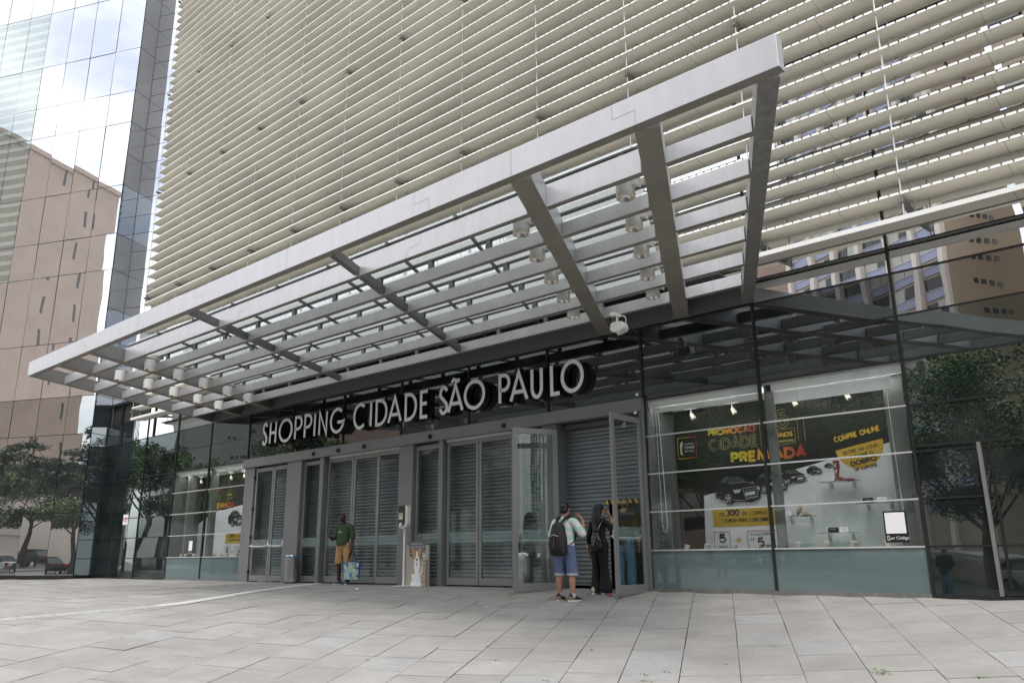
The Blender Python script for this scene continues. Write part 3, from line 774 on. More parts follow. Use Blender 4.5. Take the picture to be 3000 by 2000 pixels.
cross('edge_beam', CR-.10, .20, .30, 'silver_beam', 'galv_steel'); cross('edge_beam', CL+.05, .10, .30, 'shade_beam')
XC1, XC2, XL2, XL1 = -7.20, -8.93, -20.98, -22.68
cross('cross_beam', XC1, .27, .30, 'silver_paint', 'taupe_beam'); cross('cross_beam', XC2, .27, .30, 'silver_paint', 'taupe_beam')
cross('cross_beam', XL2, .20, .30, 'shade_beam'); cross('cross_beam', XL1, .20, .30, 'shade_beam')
XI = [-12.60, -16.85]
SEG = [(CL+.10, XL1-.11), (XL1+.11, XL2-.11), (XL2+.11, XC2-.15), (XC2+.15, XC1-.15), (XC1+.15, CR-.21)]
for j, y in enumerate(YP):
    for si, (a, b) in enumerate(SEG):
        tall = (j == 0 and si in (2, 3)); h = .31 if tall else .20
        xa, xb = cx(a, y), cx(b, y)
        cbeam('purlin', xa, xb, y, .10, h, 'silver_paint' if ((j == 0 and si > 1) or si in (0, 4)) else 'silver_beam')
for xi in XI:
    ys = [YF+.07]+[y for y in YP]
    for a, b in zip(ys, ys[1:]):
        mb = MB(); y0, y1 = a+.05, b-.05
        mb.beam((cx(xi, y0), y0), (cx(xi, y1), y1), .10, (zb(y0)+.03,)*2, (zb(y0)+.16,)*2); mb.build('stub_beam', 'soffit_grey', can)
mb = MB(); mb.box(cx(CL, -.1), cx(CR, -.1)-.1, -.13, -.03, 4.90, 5.26); mb.build('wall_beam', 'soffit_grey', can)
mb = MB(); mb.box(cx(CL, -.1)+.2, cx(CR, -.1)-.2, -.95, -.13, 5.24, 5.26); mb.build('soffit_plate', 'soffit_grey', can)
# glass roof on rails and stubs
for j, y in enumerate(YP):
    xa, xb = cx(XL2+.15, y), cx(XC1-.2, y)
    mb = MB(); z = zb(y)+(.31 if j == 0 else .20)
    x = xa+.5
    while x < xb:
        mb.box(x-.045, x+.045, y-.03, y+.03, z, 5.20); x += 1.27
    mb.box(xa, xb, y-.035, y+.035, 5.20, 5.225)
    mb.build('glazing_rail', 'soffit_grey', can)
xs = [XL2+.2+i*(XC1-XL2-.45)/9 for i in range(10)]
for a, b in zip(xs, xs[1:]):
    mb = MB(); y0, y1 = -.25, -5.70
    mb.add([(cx(a+.02, y0), y0, 5.235), (cx(b-.02, y0), y0, 5.235), (cx(b-.02, y1), y1, 5.235), (cx(a+.02, y1), y1, 5.235)], [(0,1,2,3)])
    mb.build('roof_glass', 'canopy_glass', can)
for a in xs[1:-1]:
    mb = MB(); mb.beam((cx(a, -.25), -.25), (cx(a, -5.7), -5.7), .045, 5.19, 5.232); mb.build('glazing_bar', 'soffit_grey', can)
for i, x in enumerate((-17.9, -15.2, -13.0, -10.2, -7.3, -5.62, -4.2)):
    yb_ = YF-.0665; z_ = zb(YF); mb = MB()
    if i % 2 == 0: ribbon(mb, [(x, z_+.34), (x, z_+.17), (x+.28, z_+.17), (x+.28, z_+.01)], .005, yb_)
    else: ribbon(mb, [(x, z_+.01), (x, z_+.34)], .006, yb_)
    mb.build('weld_seam', 'alu_light', can)
for i, x in enumerate((-16.4, -12.9, -8.2)):
    yb_ = YP[0]-.0515; z_ = zb(YP[0]); mb = MB(); ribbon(mb, [(x, z_+.30), (x-.04, z_+.17), (x-.28, z_+.14), (x-.34, z_+.01)], .005, yb_); mb.build('weld_seam', 'alu_light', can)
# ------------------------------------------------------------------ lamps of the canopy
def downlight(loc, side, label, group):
    t = thing('downlight', label, 'lamp', loc, 0, group)
    mb = MB(); mb.lathe([(.03, .225), (.110, .223), (.114, .216), (.114, .195), (.108, .193), (.108, .189), (.114, .187), (.114, .05), (.109, .047), (.109, .042), (.114, .04), (.116, .012), (.116, 0.0), (.098, 0.0)], n=28, cap=False)
    h = mb.build('lamp_housing', 'lamp_grey', t, smooth=True, world=False)
    mb = MB(); mb.lathe([(.118, -.004), (.118, .006), (.093, .006), (.090, -.004)], n=28, cap=False); mb.lathe([(.118, -.004), (.090, -.004)], n=28, cap=False); mb.build('lamp_rim', 'lens_ring', h, smooth=True, world=False)
    mb = MB(); mb.lathe([(.092, 0), (.075, .05), (.03, .075), (.001, .078)], n=24, cap=False); mb.build('reflector', 'chrome', h, smooth=True, world=False)
    mb = MB(); s = side
    mb.box(min(s*.10, s*.19), max(s*.10, s*.19), -.03, .03, .13, .19); mb.box(min(s*.175, s*.20), max(s*.175, s*.20), -.045, .045, .10, .215)
    mb.build('lamp_bracket', 'lamp_grey', t, world=False, bevel=.004)
    return t
ORD = ['nearest the doors', 'second out from the doors', 'third out from the doors', 'fourth out from the doors', 'farthest out from the doors']
rows = [('right inner row', -9.20, +1, 'lamps at the right end of the canopy'),
        ('right outer row', -7.60, +1, 'lamps at the right end of the canopy'),
        ('left inner row', -20.0, -1, 'lamps at the left end of the canopy'),
        ('left outer row', -21.5, -1, 'lamps at the left end of the canopy')]
proto = {}
for rn, xw, sd_, grp in rows:
    for k, y in enumerate([-2.26, -3.10, -3.96, -4.83, -5.67] if sd_ > 0 else [-1.97, -2.80, -3.68, -4.54, -5.41]):
        lab = 'white drum lamp under the canopy, %s, %s' % (rn, ORD[k])
        xx, y = cx(xw, y)*1.045, (y+13)*1.045-13; loc = (xx, y, 4.785)
        if sd_ not in proto: proto[sd_] = downlight(loc, sd_, lab, grp)
        else: dup(proto[sd_], loc, 0, lab, grp)
# small white device bracketed by the wall
t = thing('sensor_unit', 'white boxy sensor unit with a cable hanging under the canopy by the wall', 'sensor', (-7.82, -1.2, 4.52))
mb = MB(); mb.prism([(-.13, .05), (-.10, .0), (.0, -.03), (.13, .0), (.15, .05), (.12, .16), (-.11, .16)], -.10, .10); b0 = mb.build('sensor_body', 'white_paint', t, world=False, bevel=.01)
mb = MB(); mb.box(-.11, -.02, -.03, .03, .16, .34); mb.box(-.12, -.01, -.10, .10, .30, .36); mb.build('sensor_bracket', 'white_paint', t, world=False)
mb = MB(); mb.box(-.095, -.07, -.034, -.031, .20, .29); mb.box(-.06, -.035, -.034, -.031, .20, .29); mb.build('slot', 'black_plastic', b0, world=False)
mb = MB(); mb.lathe([(.03, -.06), (.035, -.02)], n=12); mb.build('sensor_lens', 'lamp_grey', b0, world=False)
mb = MB(); mb.tube([(0, 0, .30), (.08, 0, .29), (.15, 0, .25), (.165, 0, .19), (.15, 0, .13)], .008, 6); mb.build('cable', 'white_paint', t, smooth=True, world=False)
# ------------------------------------------------------------------ sign
sg = thing('building_sign', 'white raised lettering SHOPPING CIDADE SÃO PAULO on black glass above the doors', 'sign', (-15, -.2, 3.8))
LET = [('S',-21.07,-20.79),('H',-20.70,-20.33),('O',-20.22,-19.53),('P',-19.44,-19.06),('P',-18.98,-18.60),('I',-18.53,-18.43),('N',-18.30,-17.90),('G',-17.79,-17.15),
 ('C',-16.79,-16.22),('I',-16.12,-16.02),('D',-15.89,-15.42),('A',-15.42,-14.87),('D',-14.78,-14.33),('E',-14.23,-13.92),
 ('S',-13.57,-13.25),('Ã',-13.29,-12.75),('O',-12.75,-12.08),('P',-11.68,-11.33),('A',-11.36,-10.82),('U',-10.76,-10.42),('L',-10.23,-9.94),('O',-9.95,-9.36)]
for ch, x0, x1 in LET:
    mb = MB(); glyph(mb, ch, x0, 3.80, max(x1-x0, .1), .69, .084, -.21)
    f = mb.build('letter', 'letter_face', sg)
    mb = MB(); glyph(mb, ch, x0, 3.80, max(x1-x0, .1), .69, .082, -.2085, depth=.17); mb.build('letter_return', 'letter_side', f)
# dome cameras under the header
for i, (x, z, lab) in enumerate([(-18.55, 3.33, 'leftmost small black dome camera on door header'), (-17.45, 3.33, 'second small black dome camera from the left on door header'), (-16.37, 3.33, 'small black dome camera on header left of the thick column'), (-13.92, 3.33, 'small black dome camera on header right of the thick column'), (-11.59, 3.33, 'rightmost small black dome camera on header beside the open door')]):
    t = thing('dome_camera', lab, 'camera', (x, -.14, z), 0, 'dome cameras on the door header')
    mb = MB(); mb.lathe([(.055, -.02), (.055, 0.0)], 0, .03, 16, ax='y'); mb.build('camera_base', 'black_plastic', t, world=False)
    mb = MB(); mb.lathe([(.05, -.02), (.045, -.045), (.03, -.065), (.001, -.075)], 0, .03, 16, ax='y'); mb.build('camera_dome', 'black_plastic', t, smooth=True, world=False)
# ------------------------------------------------------------------ office tower on the left (mirror glass)
BC = Vector((-32.10, -.78)); ba = D2R(-115); BD = Vector((math.sin(ba), math.cos(ba))); BN = Vector((-BD.y, BD.x))   # BN points into the building
if BN.y < 0: BN = -BN
tow = thing('office_tower', 'tall mirror glass office tower with square panes left of the louvres', 'building', (BC.x, BC.y, 0))
def bp(a, n, z): p = BC+BD*a+BN*n; return (p.x, p.y, z)
AL = [0, 1.3, 2.68, 4.0, 5.3, 6.5, 7.85, 9.2]
ZL = [.10, 2.35, 5.30, 6.78, 9.0, 11.9, 13.45, 15.6, 18.5, 20.0, 22.1, 24.96, 27.8]
for i in range(7):
    for k in range(12):
        g = .012; e = [prnd.uniform(-.009, .009) for _ in range(3)]
        dark = i >= 4 and 5 <= k <= 10
        mb = MB(); z0, z1 = ZL[k]+g, ZL[k+1]-g; a0, a1 = AL[i]+g, AL[i+1]-g
        mb.quad(bp(a0, e[0], z0), bp(a1, e[1], z0), bp(a1, e[1]+e[2]-e[0], z1), bp(a0, e[2], z1))
        mb.build('glass_pane', 'tower_mirror_green' if dark else ('tower_mirror' if k > 2 else 'tower_low'), tow)
mb = MB()   # backing so the joints read dark
mb.add([bp(-.02, .06, 0), bp(9.25, .06, 0), bp(9.25, .06, 27.8), bp(-.02, .06, 27.8)], [(0,1,2,3)])
mb.build('curtain_frame', 'joint_grey', tow)
# returning side of the tower towards the louvres, a second plane beyond it
DEP = .87
zr = 0.1; kk = 0; zs = [.1, 2.35, 5.3, 6.78, 8.0, 9.0, 10.3, 11.9, 13.45, 15.6, 17, 18.5, 20.0, 22.1, 23.5, 24.96, 27.8]
for z0, z1 in zip(zs, zs[1:]):
    mb = MB(); mb.quad(bp(-.02, .01, z0+.012), bp(-.02, DEP, z0+.012), bp(-.02, DEP, z1-.012), bp(-.02, .01, z1-.012)); mb.build('side_glass', 'tower_side' if (z0 > 15.5 or 9 < z0 < 12) else 'tower_side_low', tow)
mb = MB(); mb.add([bp(-.012, .0, 0), bp(-.012, DEP+.02, 0), bp(-.012, DEP+.02, 27.8), bp(-.012, .0, 27.8)], [(0,1,2,3)]); mb.build('curtain_frame', 'dark_frame', tow)
z0 = 6.45
mbg = MB()
while z0 < 27.5:
    for j in range(9):
        a0 = -.03-j*1.35; a1 = a0-1.35; e = prnd.uniform(-.003, .003)
        mbg.quad(bp(a0-.008, DEP+e, z0+.01), bp(a1+.008, DEP-e, z0+.01), bp(a1+.008, DEP-e, z0+.80), bp(a0-.008, DEP+e, z0+.80))
    z0 += .81
g = mbg.build('rear_glazing', 'tower_mirror', tow); g['kind'] = 'stuff'
mb = MB(); mb.add([bp(-.03, DEP+.02, 6.4), bp(-12.2, DEP+.02, 6.4), bp(-12.2, DEP+.02, 27.8), bp(-.03, DEP+.02, 27.8)], [(0,1,2,3)])
mb.add([bp(-.02, .05, 27.8), bp(9.2, .05, 27.8), bp(9.2, 14, 27.8), bp(-.02, 14, 27.8)], [(0,1,2,3)])
mb.add([bp(9.2, 0, 0), bp(9.2, 14, 0), bp(9.2, 14, 27.8), bp(9.2, 0, 27.8)], [(0,1,2,3)])
mb.build('curtain_frame', 'joint_grey', tow)
mb = MB(); a = bp(0, -.01, 0); b = bp(9.2, -.01, 0); mb.beam(a[:2], b[:2], .05, 0, .1); mb.build('plinth', 'dark_frame', tow)
# ------------------------------------------------------------------ city on the other side of the avenue
def bldmat(name, col, **k): mat(name, col, .8, **k)
bldmat('brick_brown', (.45, .355, .295), var=.12, vscale=.25); bldmat('brick_pink', (.48, .36, .30), var=.1, vscale=.2)
bldmat('concrete_beige', (.74, .66, .60), var=.06, vscale=.2); bldmat('tower_brown', (.42, .34, .26), var=.05, vscale=.1)
bldmat('concrete_grey', (.26, .255, .245), var=.08, vscale=.2); bldmat('concrete_white', (.56, .56, .54), var=.05, vscale=.2)
mat('window_blue', (.34, .36, .50), .35); mat('window_dark', (.03, .035, .04), .15); mat('blind_pale', (.50, .49, .45), .7)
def city(name, label, s0, s1, q0, q1, h, wallm, style, group=None, storey=3.1, bay=3.3, fins=True, zbase=-1.6, seed=1):
    rnd = random.Random(seed); c = from_sq((s0+s1)/2, (q0+q1)/2); t = thing(name, label, 'building', (c[0], c[1], zbase), 0, group)
    def P3(s, q, z): p = from_sq(s, q); return (p[0], p[1], z)
    def sb(mb, a0, a1, b0, b1, z0, z1):
        mb.add([P3(a0,b0,z0),P3(a1,b0,z0),P3(a1,b1,z0),P3(a0,b1,z0),P3(a0,b0,z1),P3(a1,b0,z1),P3(a1,b1,z1),P3(a0,b1,z1)],
               [(0,3,2,1),(4,5,6,7),(0,1,5,4),(1,2,6,5),(2,3,7,6),(3,0,4,7)])
    mb = MB(); sb(mb, s0, s1, q0, q1, zbase, h); wl = mb.build('wall', wallm, t)
    mb = MB(); sb(mb, s0-.3, s1+.3, q0-.3, q1+.3, h, h+.9); mb.build('parapet', wallm, t)
    nb = max(1, int((s1-s0)/bay)); bw = (s1-s0)/nb; ns = int((h-4)/storey)
    bands = [(0, ns, 1)] 
    if style in ('grid', 'band'):
        mbs = {'window_blue': MB(), 'window_dark': MB(), 'blind_pale': MB()}; sill = MB()
        for f in range(ns):
            z = 3.5+f*storey
            for b in range(nb):
                a0 = s0+b*bw+(.45 if style == 'grid' else .05); a1 = s0+(b+1)*bw-(.45 if style == 'grid' else .05)
                if style == 'grid':
                    k_ = storey/3.1
                    sb(mbs['window_blue'], a0, a1, q0-.10, q0+.02, z, z+1.1*k_)
                    mid = (a0+a1)/2
                    for (u, v) in ((a0, mid-.05), (mid+.05, a1)):
                        mm = 'window_dark' if rnd.random() < .45 else 'blind_pale'
                        sb(mbs[mm], u, v, q0-.06, q0+.02, z+1.15*k_, z+2.7*k_)
                    sb(sill, a0, a1, q0-.16, q0, z+1.08*k_, z+1.16*k_)
                else:
                    sb(mbs['window_dark' if rnd.random() < .7 else 'blind_pale'], a0, a1, q0-.05, q0+.02, z+.6, z+2.1)
        for k_, mm in mbs.items():
            if mm.v: mm.build('window', k_, t)
        if sill.v: sill.build('sill', 'concrete_white', t)
        if style == 'grid':
            fn = MB()
            for b in range(nb+1): a = s0+b*bw; sb(fn, a-.28, a+.28, q0-.55, q0, zbase, h+.5)
            fn.build('fin', wallm, t)
    # side walls: small hole-like windows
    mw = MB()
    for sd_ in (s0, s1):
        for f in range(ns):
            z = 5+f*storey*1.0
            qc = q0+(q1-q0)*.35
            for j in range(4):
                x0 = qc+j*.85
                if style not in ('blank', 'plain'): sb(mw, sd_-.03, sd_+.03, x0, x0+.5, z, z+.45)
    if style == 'blank':
        for f in range(0, ns, 2):
            for qq in (q0+(q1-q0)*.62, q0+(q1-q0)*.8): sb(mw, s1-.02, s1+.04, qq, qq+.5, 5+f*storey, 5+f*storey+3.2); 
        sb(mw, s0+2, s1-2, q0-.03, q0+.02, 5, h-6) if False else None
    if mw.v: mw.build('window', 'window_dark', t)
    return t
city('apartment_tower', 'beige ribbed tower with blue window panels and blank brown end wall', -63, -43, 50, 60, 60, 'concrete_beige', 'grid', seed=2, storey=2.25, bay=2.9)
for o in kids(bpy.data.objects['apartment_tower']):
    if o.name.startswith('wall'): o.data.materials[0] = MATS['tower_brown']
city('brick_tower', 'tall windowless brown brick tower mirrored in the left tower', -150, -124, 48, 76, 70, 'brick_brown', 'blank', seed=3)
city('brick_block', 'pinkish brick block mirrored behind the canopy', -92, -71, 52, 70, 42, 'brick_pink', 'band', seed=4)
city('brown_tower', 'brown tower at the right edge of the mirrored skyline', -35.5, -12, 50, 66, 58, 'tower_brown', 'band', seed=5)
city('grey_slab', 'grey office slab across the avenue on the far right', -6, 24, 52, 70, 34, 'concrete_grey', 'band', seed=6)
city('beige_block', 'low beige block across the avenue between the brick towers', -121, -98, 54, 72, 9, 'concrete_beige', 'plain', seed=7)
city('stone_building', 'grey stone building on the mall side of the avenue', -142, -116, -14, 6, 30, 'concrete_grey', 'grid', seed=14)
city('pink_building', 'pink building closing the view along the mall side', -190, -150, 4, 30, 38, 'brick_pink', 'band', seed=15)
city('grey_block', 'grey banded office building beyond the tall brick tower', -185, -156, 50, 70, 34, 'concrete_grey', 'band', seed=8)
city('white_tower', 'white banded tower farther down the avenue', -232, -192, 52, 75, 52, 'concrete_white', 'band', seed=9)
city('pink_tower', 'pink brick building at the far end of the avenue', -290, -240, 46, 66, 40, 'brick_pink', 'band', seed=10)
city('beige_pavilion', 'low plain beige pavilion across the avenue before the brick tower', -140, -100, 42.5, 47, 4.2, 'concrete_beige', 'plain', seed=12)
city('beige_house', 'low beige building with plain walls beside the ribbed tower', -70, -64, 50, 62, 9, 'concrete_beige', 'band', seed=13)
# ------------------------------------------------------------------ trees
def tree_proto(name, label, h, rad, seed, leafm, nleaf=6500, size=.16, trunk_h=.42, flat=.8, loc=(0,0,0), group=None, nlimb=9):
    rnd = random.Random(seed); t = thing(name, label, 'tree', loc, 0, group)
    tk = MB(); base = h*trunk_h; cl = []
    bend = [(rnd.uniform(-.2, .2), rnd.uniform(-.2, .2)) for _ in range(4)]
    path = [(0, 0, -.2), (bend[0][0]*.3, bend[0][1]*.3, base*.4), (bend[1][0], bend[1][1], base*.8), (bend[1][0]*1.2, bend[1][1]*1.2, base*1.1)]
    tk.tube(path, [h*.028, h*.022, h*.018, h*.014], 8)
    top = Vector(path[-1])
    for i in range(nlimb):
        a = 2*math.pi*i/nlimb+rnd.uniform(-.3, .3); r = rad*rnd.uniform(.45, .95); zz = base+(h-base)*rnd.uniform(.15, .85)
        st_ = Vector(path[2]).lerp(top, rnd.random()); end = Vector((math.cos(a)*r, math.sin(a)*r, zz)); mid = st_.lerp(end, .5)+Vector((0, 0, -.08*h*rnd.random()+.03*h))
        tk.tube([st_, mid, end], [h*.008, h*.0045, h*.0015], 5); cl.append((end, rad*rnd.uniform(.25, .42))); cl.append((mid.lerp(end, .5), rad*rnd.uniform(.2, .35)))
        for _ in range(2):
            e2 = end+Vector((rnd.uniform(-1, 1), rnd.uniform(-1, 1), rnd.uniform(-.4, .7)))*rad*.35; tk.tube([mid.lerp(end, .6), e2], [h*.004, h*.0015], 4); cl.append((e2, rad*rnd.uniform(.16, .3)))
    cl.append((Vector((0, 0, h*.86)), rad*.35))
    tk.build('trunk', 'bark', t, world=False, smooth=True)
    lf = MB(); lf.tone = []
    wts = [c[1]**2 for c in cl]
    for _ in range(nleaf):
        c, r = rnd.choices(cl, wts)[0]
        d = Vector((rnd.gauss(0, 1), rnd.gauss(0, 1), rnd.gauss(0, 1))).normalized()*r*(rnd.random()**.4)
        d.z *= flat*.6; p = c+d
        if p.z > h: p.z = h-rnd.random()*.3
        s_ = size*rnd.uniform(.6, 1.3); n = Vector((rnd.gauss(0, .6), rnd.gauss(0, .6), 1)).normalized(); a = n.orthogonal().normalized(); a.rotate(Matrix.Rotation(rnd.random()*6.28, 3, n)); b = n.cross(a)
        lf.add([p-a*s_, p+b*s_*.45, p+a*s_, p-b*s_*.45], [(0,1,2,3)]); v = rnd.random(); lf.tone.append((v, v, v, 1))
    lf.build('crown', leafm, t, world=False)
    return t
def put(px, py): return (px, py, H(px, py)-.05)
PUTA = put(-7.5, -23)
tA = tree_proto('street_tree', 'broad dark green tree mirrored in the glass right of the shop window', 8.8, 5.0, 1, 'leaf_dark', 42000, .095, .30, 1.0, put(-7.5, -23), nlimb=9)
tB = tree_proto('street_tree', 'slender bright green tree mirrored at the left of the mall front', 7.0, 3.0, 2, 'leaf_bright', 11000, .10, .38, .8, put(-46, -9))
tC = tree_proto('palm_like_tree', 'grey green feathery tree mirrored above the left shop window', 9.5, 3.8, 3, 'leaf_grey', 6000, .22, .5, .5, put(-40, -26))
ti = 0
for (src, x, y, rz, scl, lab) in [
   (tA, -15.5, -27, 1.0, .95, 'dark tree mirrored in the upper right part of the right shop window'),
   (tA, -23.5, -31, 2.1, 1.05, 'dark tree mirrored in the left part of the right shop window'),
   (tA, -.5, -20, 4.0, 1.08, 'dark tree mirrored in the panes at the right edge of the photo'),
   (tA, 8, -17, 2.8, 1.0, 'dark tree mirrored at the far right edge beside the glass door'),
   (tB, *from_sq(-62, 14), 1.1, 1.25, 'thin bright green tree mirrored in the lower panes of the left tower'), (tB, *from_sq(-67.5, 14.5), 2.9, 1.2, 'bright green tree mirrored at the left border of the photo'), (tB, *from_sq(-57, 13), 4.1, 1.2, 'bright green tree mirrored near the lower corner of the left tower'),
   (tA, -72, -36, 2.2, 1.35, 'tall dark tree at the left along the pavement'), (tC, -66, -34, 1.2, 1.3, 'feathery tree mirrored above the doors on the left'), (tA, -92, -44, 3.9, 1.15, 'large dark tree by the stone building'), (tB, -80, -40, .9, 1.3, 'light green tree before the stone building'), (tA, -84, -36, 5.0, 1.0, 'round dark tree near the stone building'),
   (tB, -53, -11, 1.3, 1.25, 'thin light green tree mirrored in the dark panes left of the shop window'),
   (tB, -60, -20, 2.7, 1.15, 'light green tree standing farther left along the pavement'),
   (tB, -47, -22, 0.4, .9, 'light green tree mirrored beside the left corner of the front'),
   (tA, -33, -35, 3.3, 1.0, 'dark tree mirrored in the closed glass doors'),
   (tC, -52, -34, 1.9, 1.1, 'feathery tree mirrored left of the sign lettering'),
   (tA, -64, -41, .7, 1.15, 'rounded tree mirrored under the first sign letters'),
   (tC, -75, -46, 2.5, 1.2, 'feathery tree farther down the avenue'),
   (tA, -88, -52, 4.4, 1.2, 'broad tree far down the avenue'),
   (tB, -72, -30, 4.4, 1.2, 'light green tree at the far left pavement'),
   (tA, -104, -58, 1.4, 1.25, 'broad tree at the end of the tree row')]:
    o = dup(src, put(x, y), rz, lab, 'trees along the avenue', scl)
for o in (tA, tB, tC): o['group'] = 'trees along the avenue'
# ------------------------------------------------------------------ cars on the avenue
def car(label, col, s, q, rz_add=0, group='cars on the avenue'):
    x, y = from_sq(s, q); nm = 'car_paint_%d' % len([k for k in MATS if k.startswith('car_paint')])
    mat(nm, col, .25, metal=.3); t = thing('parked_car', label, 'car', (x, y, H(x, y)-.15), math.atan2(UY, UX)+rz_add, group)
    side = [(-2.1,.35),(-2.15,.62),(-2.05,.92),(-1.75,.98),(-1.35,1.40),(-.2,1.47),(.45,1.38),(1.0,.98),(1.85,.86),(2.1,.70),(2.12,.36)]
    body = [(-2.1,.35),(-2.15,.62),(-2.05,.92),(-1.75,.98),(-1.0,1.0),(1.0,.98),(1.85,.86),(2.1,.70),(2.12,.36)]
    mb = MB(); mb.prism(body, -.86, .86); b = mb.build('car_body', nm, t, world=False, bevel=.06)
    mb = MB(); n = 4; cab = [(-1.8,.97),(-1.35,1.42),(-.2,1.48),(.45,1.40),(1.02,.97)]
    k = [(x_, -.84 if z_ < 1 else -.62, z_) for x_, z_ in cab]+[(x_, .84 if z_ < 1 else .62, z_) for x_, z_ in cab]
    mb.add(k, [(0,1,2,3,4), (9,8,7,6,5), (0,5,6,1), (1,6,7,2), (2,7,8,3), (3,8,9,4)]); mb.build('car_cabin', 'window_dark', t, world=False)
    mb = MB(); mb.box(-1.25, .3, -.61, .61, 1.45, 1.51); mb.build('car_roof', nm, t, world=False, bevel=.02)
    for sx in (-1.3, 1.32):
        for sy in (-.80, .80):
            mb = MB(); mb.lathe([(.31, sy-.1), (.33, sy-.06), (.33, sy+.06), (.31, sy+.1)], sx, .33, 20, ax='y'); wh = mb.build('wheel', 'rubber', t, world=False, smooth=True)
            mb = MB(); mb.lathe([(.20, sy-.115), (.20, sy+.115)], sx, .33, 14, ax='y'); mb.build('rim', 'chrome', wh, world=False)
    for sy in (-.62, .62):
        mb = MB(); mb.box(-2.17, -2.08, sy-.16, sy+.16, .68, .88); mb.build('tail_light', 'tail_red', t, world=False)
        mb = MB(); mb.box(2.0, 2.13, sy-.16, sy+.16, .58, .72); mb.build('headlight', 'lamp_grey', t, world=False)
    return t
mat('tail_red', (.5, .02, .02), .3)
car('dark grey hatchback mirrored at the lower left corner', (.05, .055, .06), -67.4, 19.6, math.pi)
car('white car mirrored in the lowest panes at the far left', (.65, .65, .65), -72.2, 19.4, math.pi)
car('silver car mirrored in the dark panes left of the shop window', (.42, .43, .44), -60.5, 20.4, 0)
car('white car mirrored in the lowest right pane', (.7, .7, .7), -17, 20, 0)
car('silver car mirrored by the right glass door', (.45, .46, .47), -7, 22.5, math.pi)
car('red car mirrored low in the left tower', (.4, .03, .03), -66, 23.4, math.pi)
car('black car mirrored at the foot of the right shop window', (.02, .02, .02), -30, 20, 0)
car('blue grey car stopped in the second lane farther left', (.10, .13, .18), -38, 22.6, math.pi)
# ------------------------------------------------------------------ shop windows: posters and what stands before them
def gcar(par, x, z, w_, yb):
    """dark saloon printed on the poster, seen from the front corner; x,z its lower left, w_ its width"""
    h = w_*.56
    def P(pts): return [(x+a*w_, z+b*h) for a, b in pts]
    mb = MB()
    poly(mb, P([(.02,.42),(.01,.62),(.06,.74),(.14,.80),(.22,.95),(.32,1.0),(.56,1.0),(.70,.88),(.76,.76),(.92,.66),(.985,.52),(.99,.30),(.96,.16),(.80,.06),(.45,.10),(.38,.02),(.28,.02),(.24,.14),(.10,.24),(.04,.28)]), yb)
    b = mb.build('printed_car', 'print_car', par)
    mb = MB()
    poly(mb, P([(.34,.95),(.55,.95),(.66,.86),(.71,.76),(.36,.74),(.28,.78)]), yb-.002); poly(mb, P([(.10,.76),(.18,.79),(.24,.93),(.29,.94),(.25,.78)]), yb-.002)
    poly(mb, P([(.64,.30),(.70,.52),(.93,.54),(.95,.40),(.92,.26),(.68,.22)]), yb-.002)
    mb.build('printed_window', 'print_glass', b)
    mb = MB()
    ribbon(mb, P([(.24,.78),(.30,.93),(.34,.97)]), w_*.008, yb-.003); ribbon(mb, P([(.36,.735),(.71,.755),(.90,.66)]), w_*.006, yb-.003)
    poly(mb, P([(.42,.50),(.60,.52),(.56,.40),(.46,.38)]), yb-.003); poly(mb, P([(.94,.60),(.99,.52),(.97,.44),(.93,.50)]), yb-.003)
    ribbon(mb, P([(.63,.54),(.92,.58),(.95,.42),(.92,.25),(.68,.20),(.63,.54)]), w_*.009, yb-.0035)
    ribbon(mb, P([(.40,.17),(.62,.13),(.86,.20),(.97,.24)]), w_*.008, yb-.003)
    for zz in (.46, .40): ribbon(mb, P([(.66,zz),(.92,zz+.03)]), w_*.004, yb-.004)
    mb.build('printed_trim', 'print_light', b)
    mb = MB(); disc(mb, x+.315*w_, z+.22*h, w_*.072, yb-.003, 20, w_*.105); disc(mb, x+.055*w_, z+.36*h, w_*.022, yb-.003, 14, w_*.075)
    mb.build('printed_tyre', 'black_plastic', b)
    mb = MB(); cx_, cz_ = x+.315*w_, z+.22*h
    ribbon(mb, arc(cx_, cz_, w_*.058, w_*.088, 0, 360, 20)[:-1], w_*.008, yb-.0045, True)
    for k in range(5):
        a = D2R(90+72*k); ribbon(mb, [(cx_, cz_), (cx_+math.cos(a)*w_*.055, cz_+math.sin(a)*w_*.083)], w_*.02, yb-.005)
    ribbon(mb, arc(x+.055*w_, z+.36*h, w_*.015, w_*.055, 0, 360, 12)[:-1], w_*.006, yb-.0045, True)
    mb.build('printed_rim', 'print_light', b)
    mb = MB(); ribbon(mb, P([(.68,.33),(.88,.37)]), w_*.055, yb-.006); mb.build('printed_plate', 'chalk', b)
mat('print_car', (.028, .026, .026), .5); mat('print_glass', (.07, .10, .09), .5)
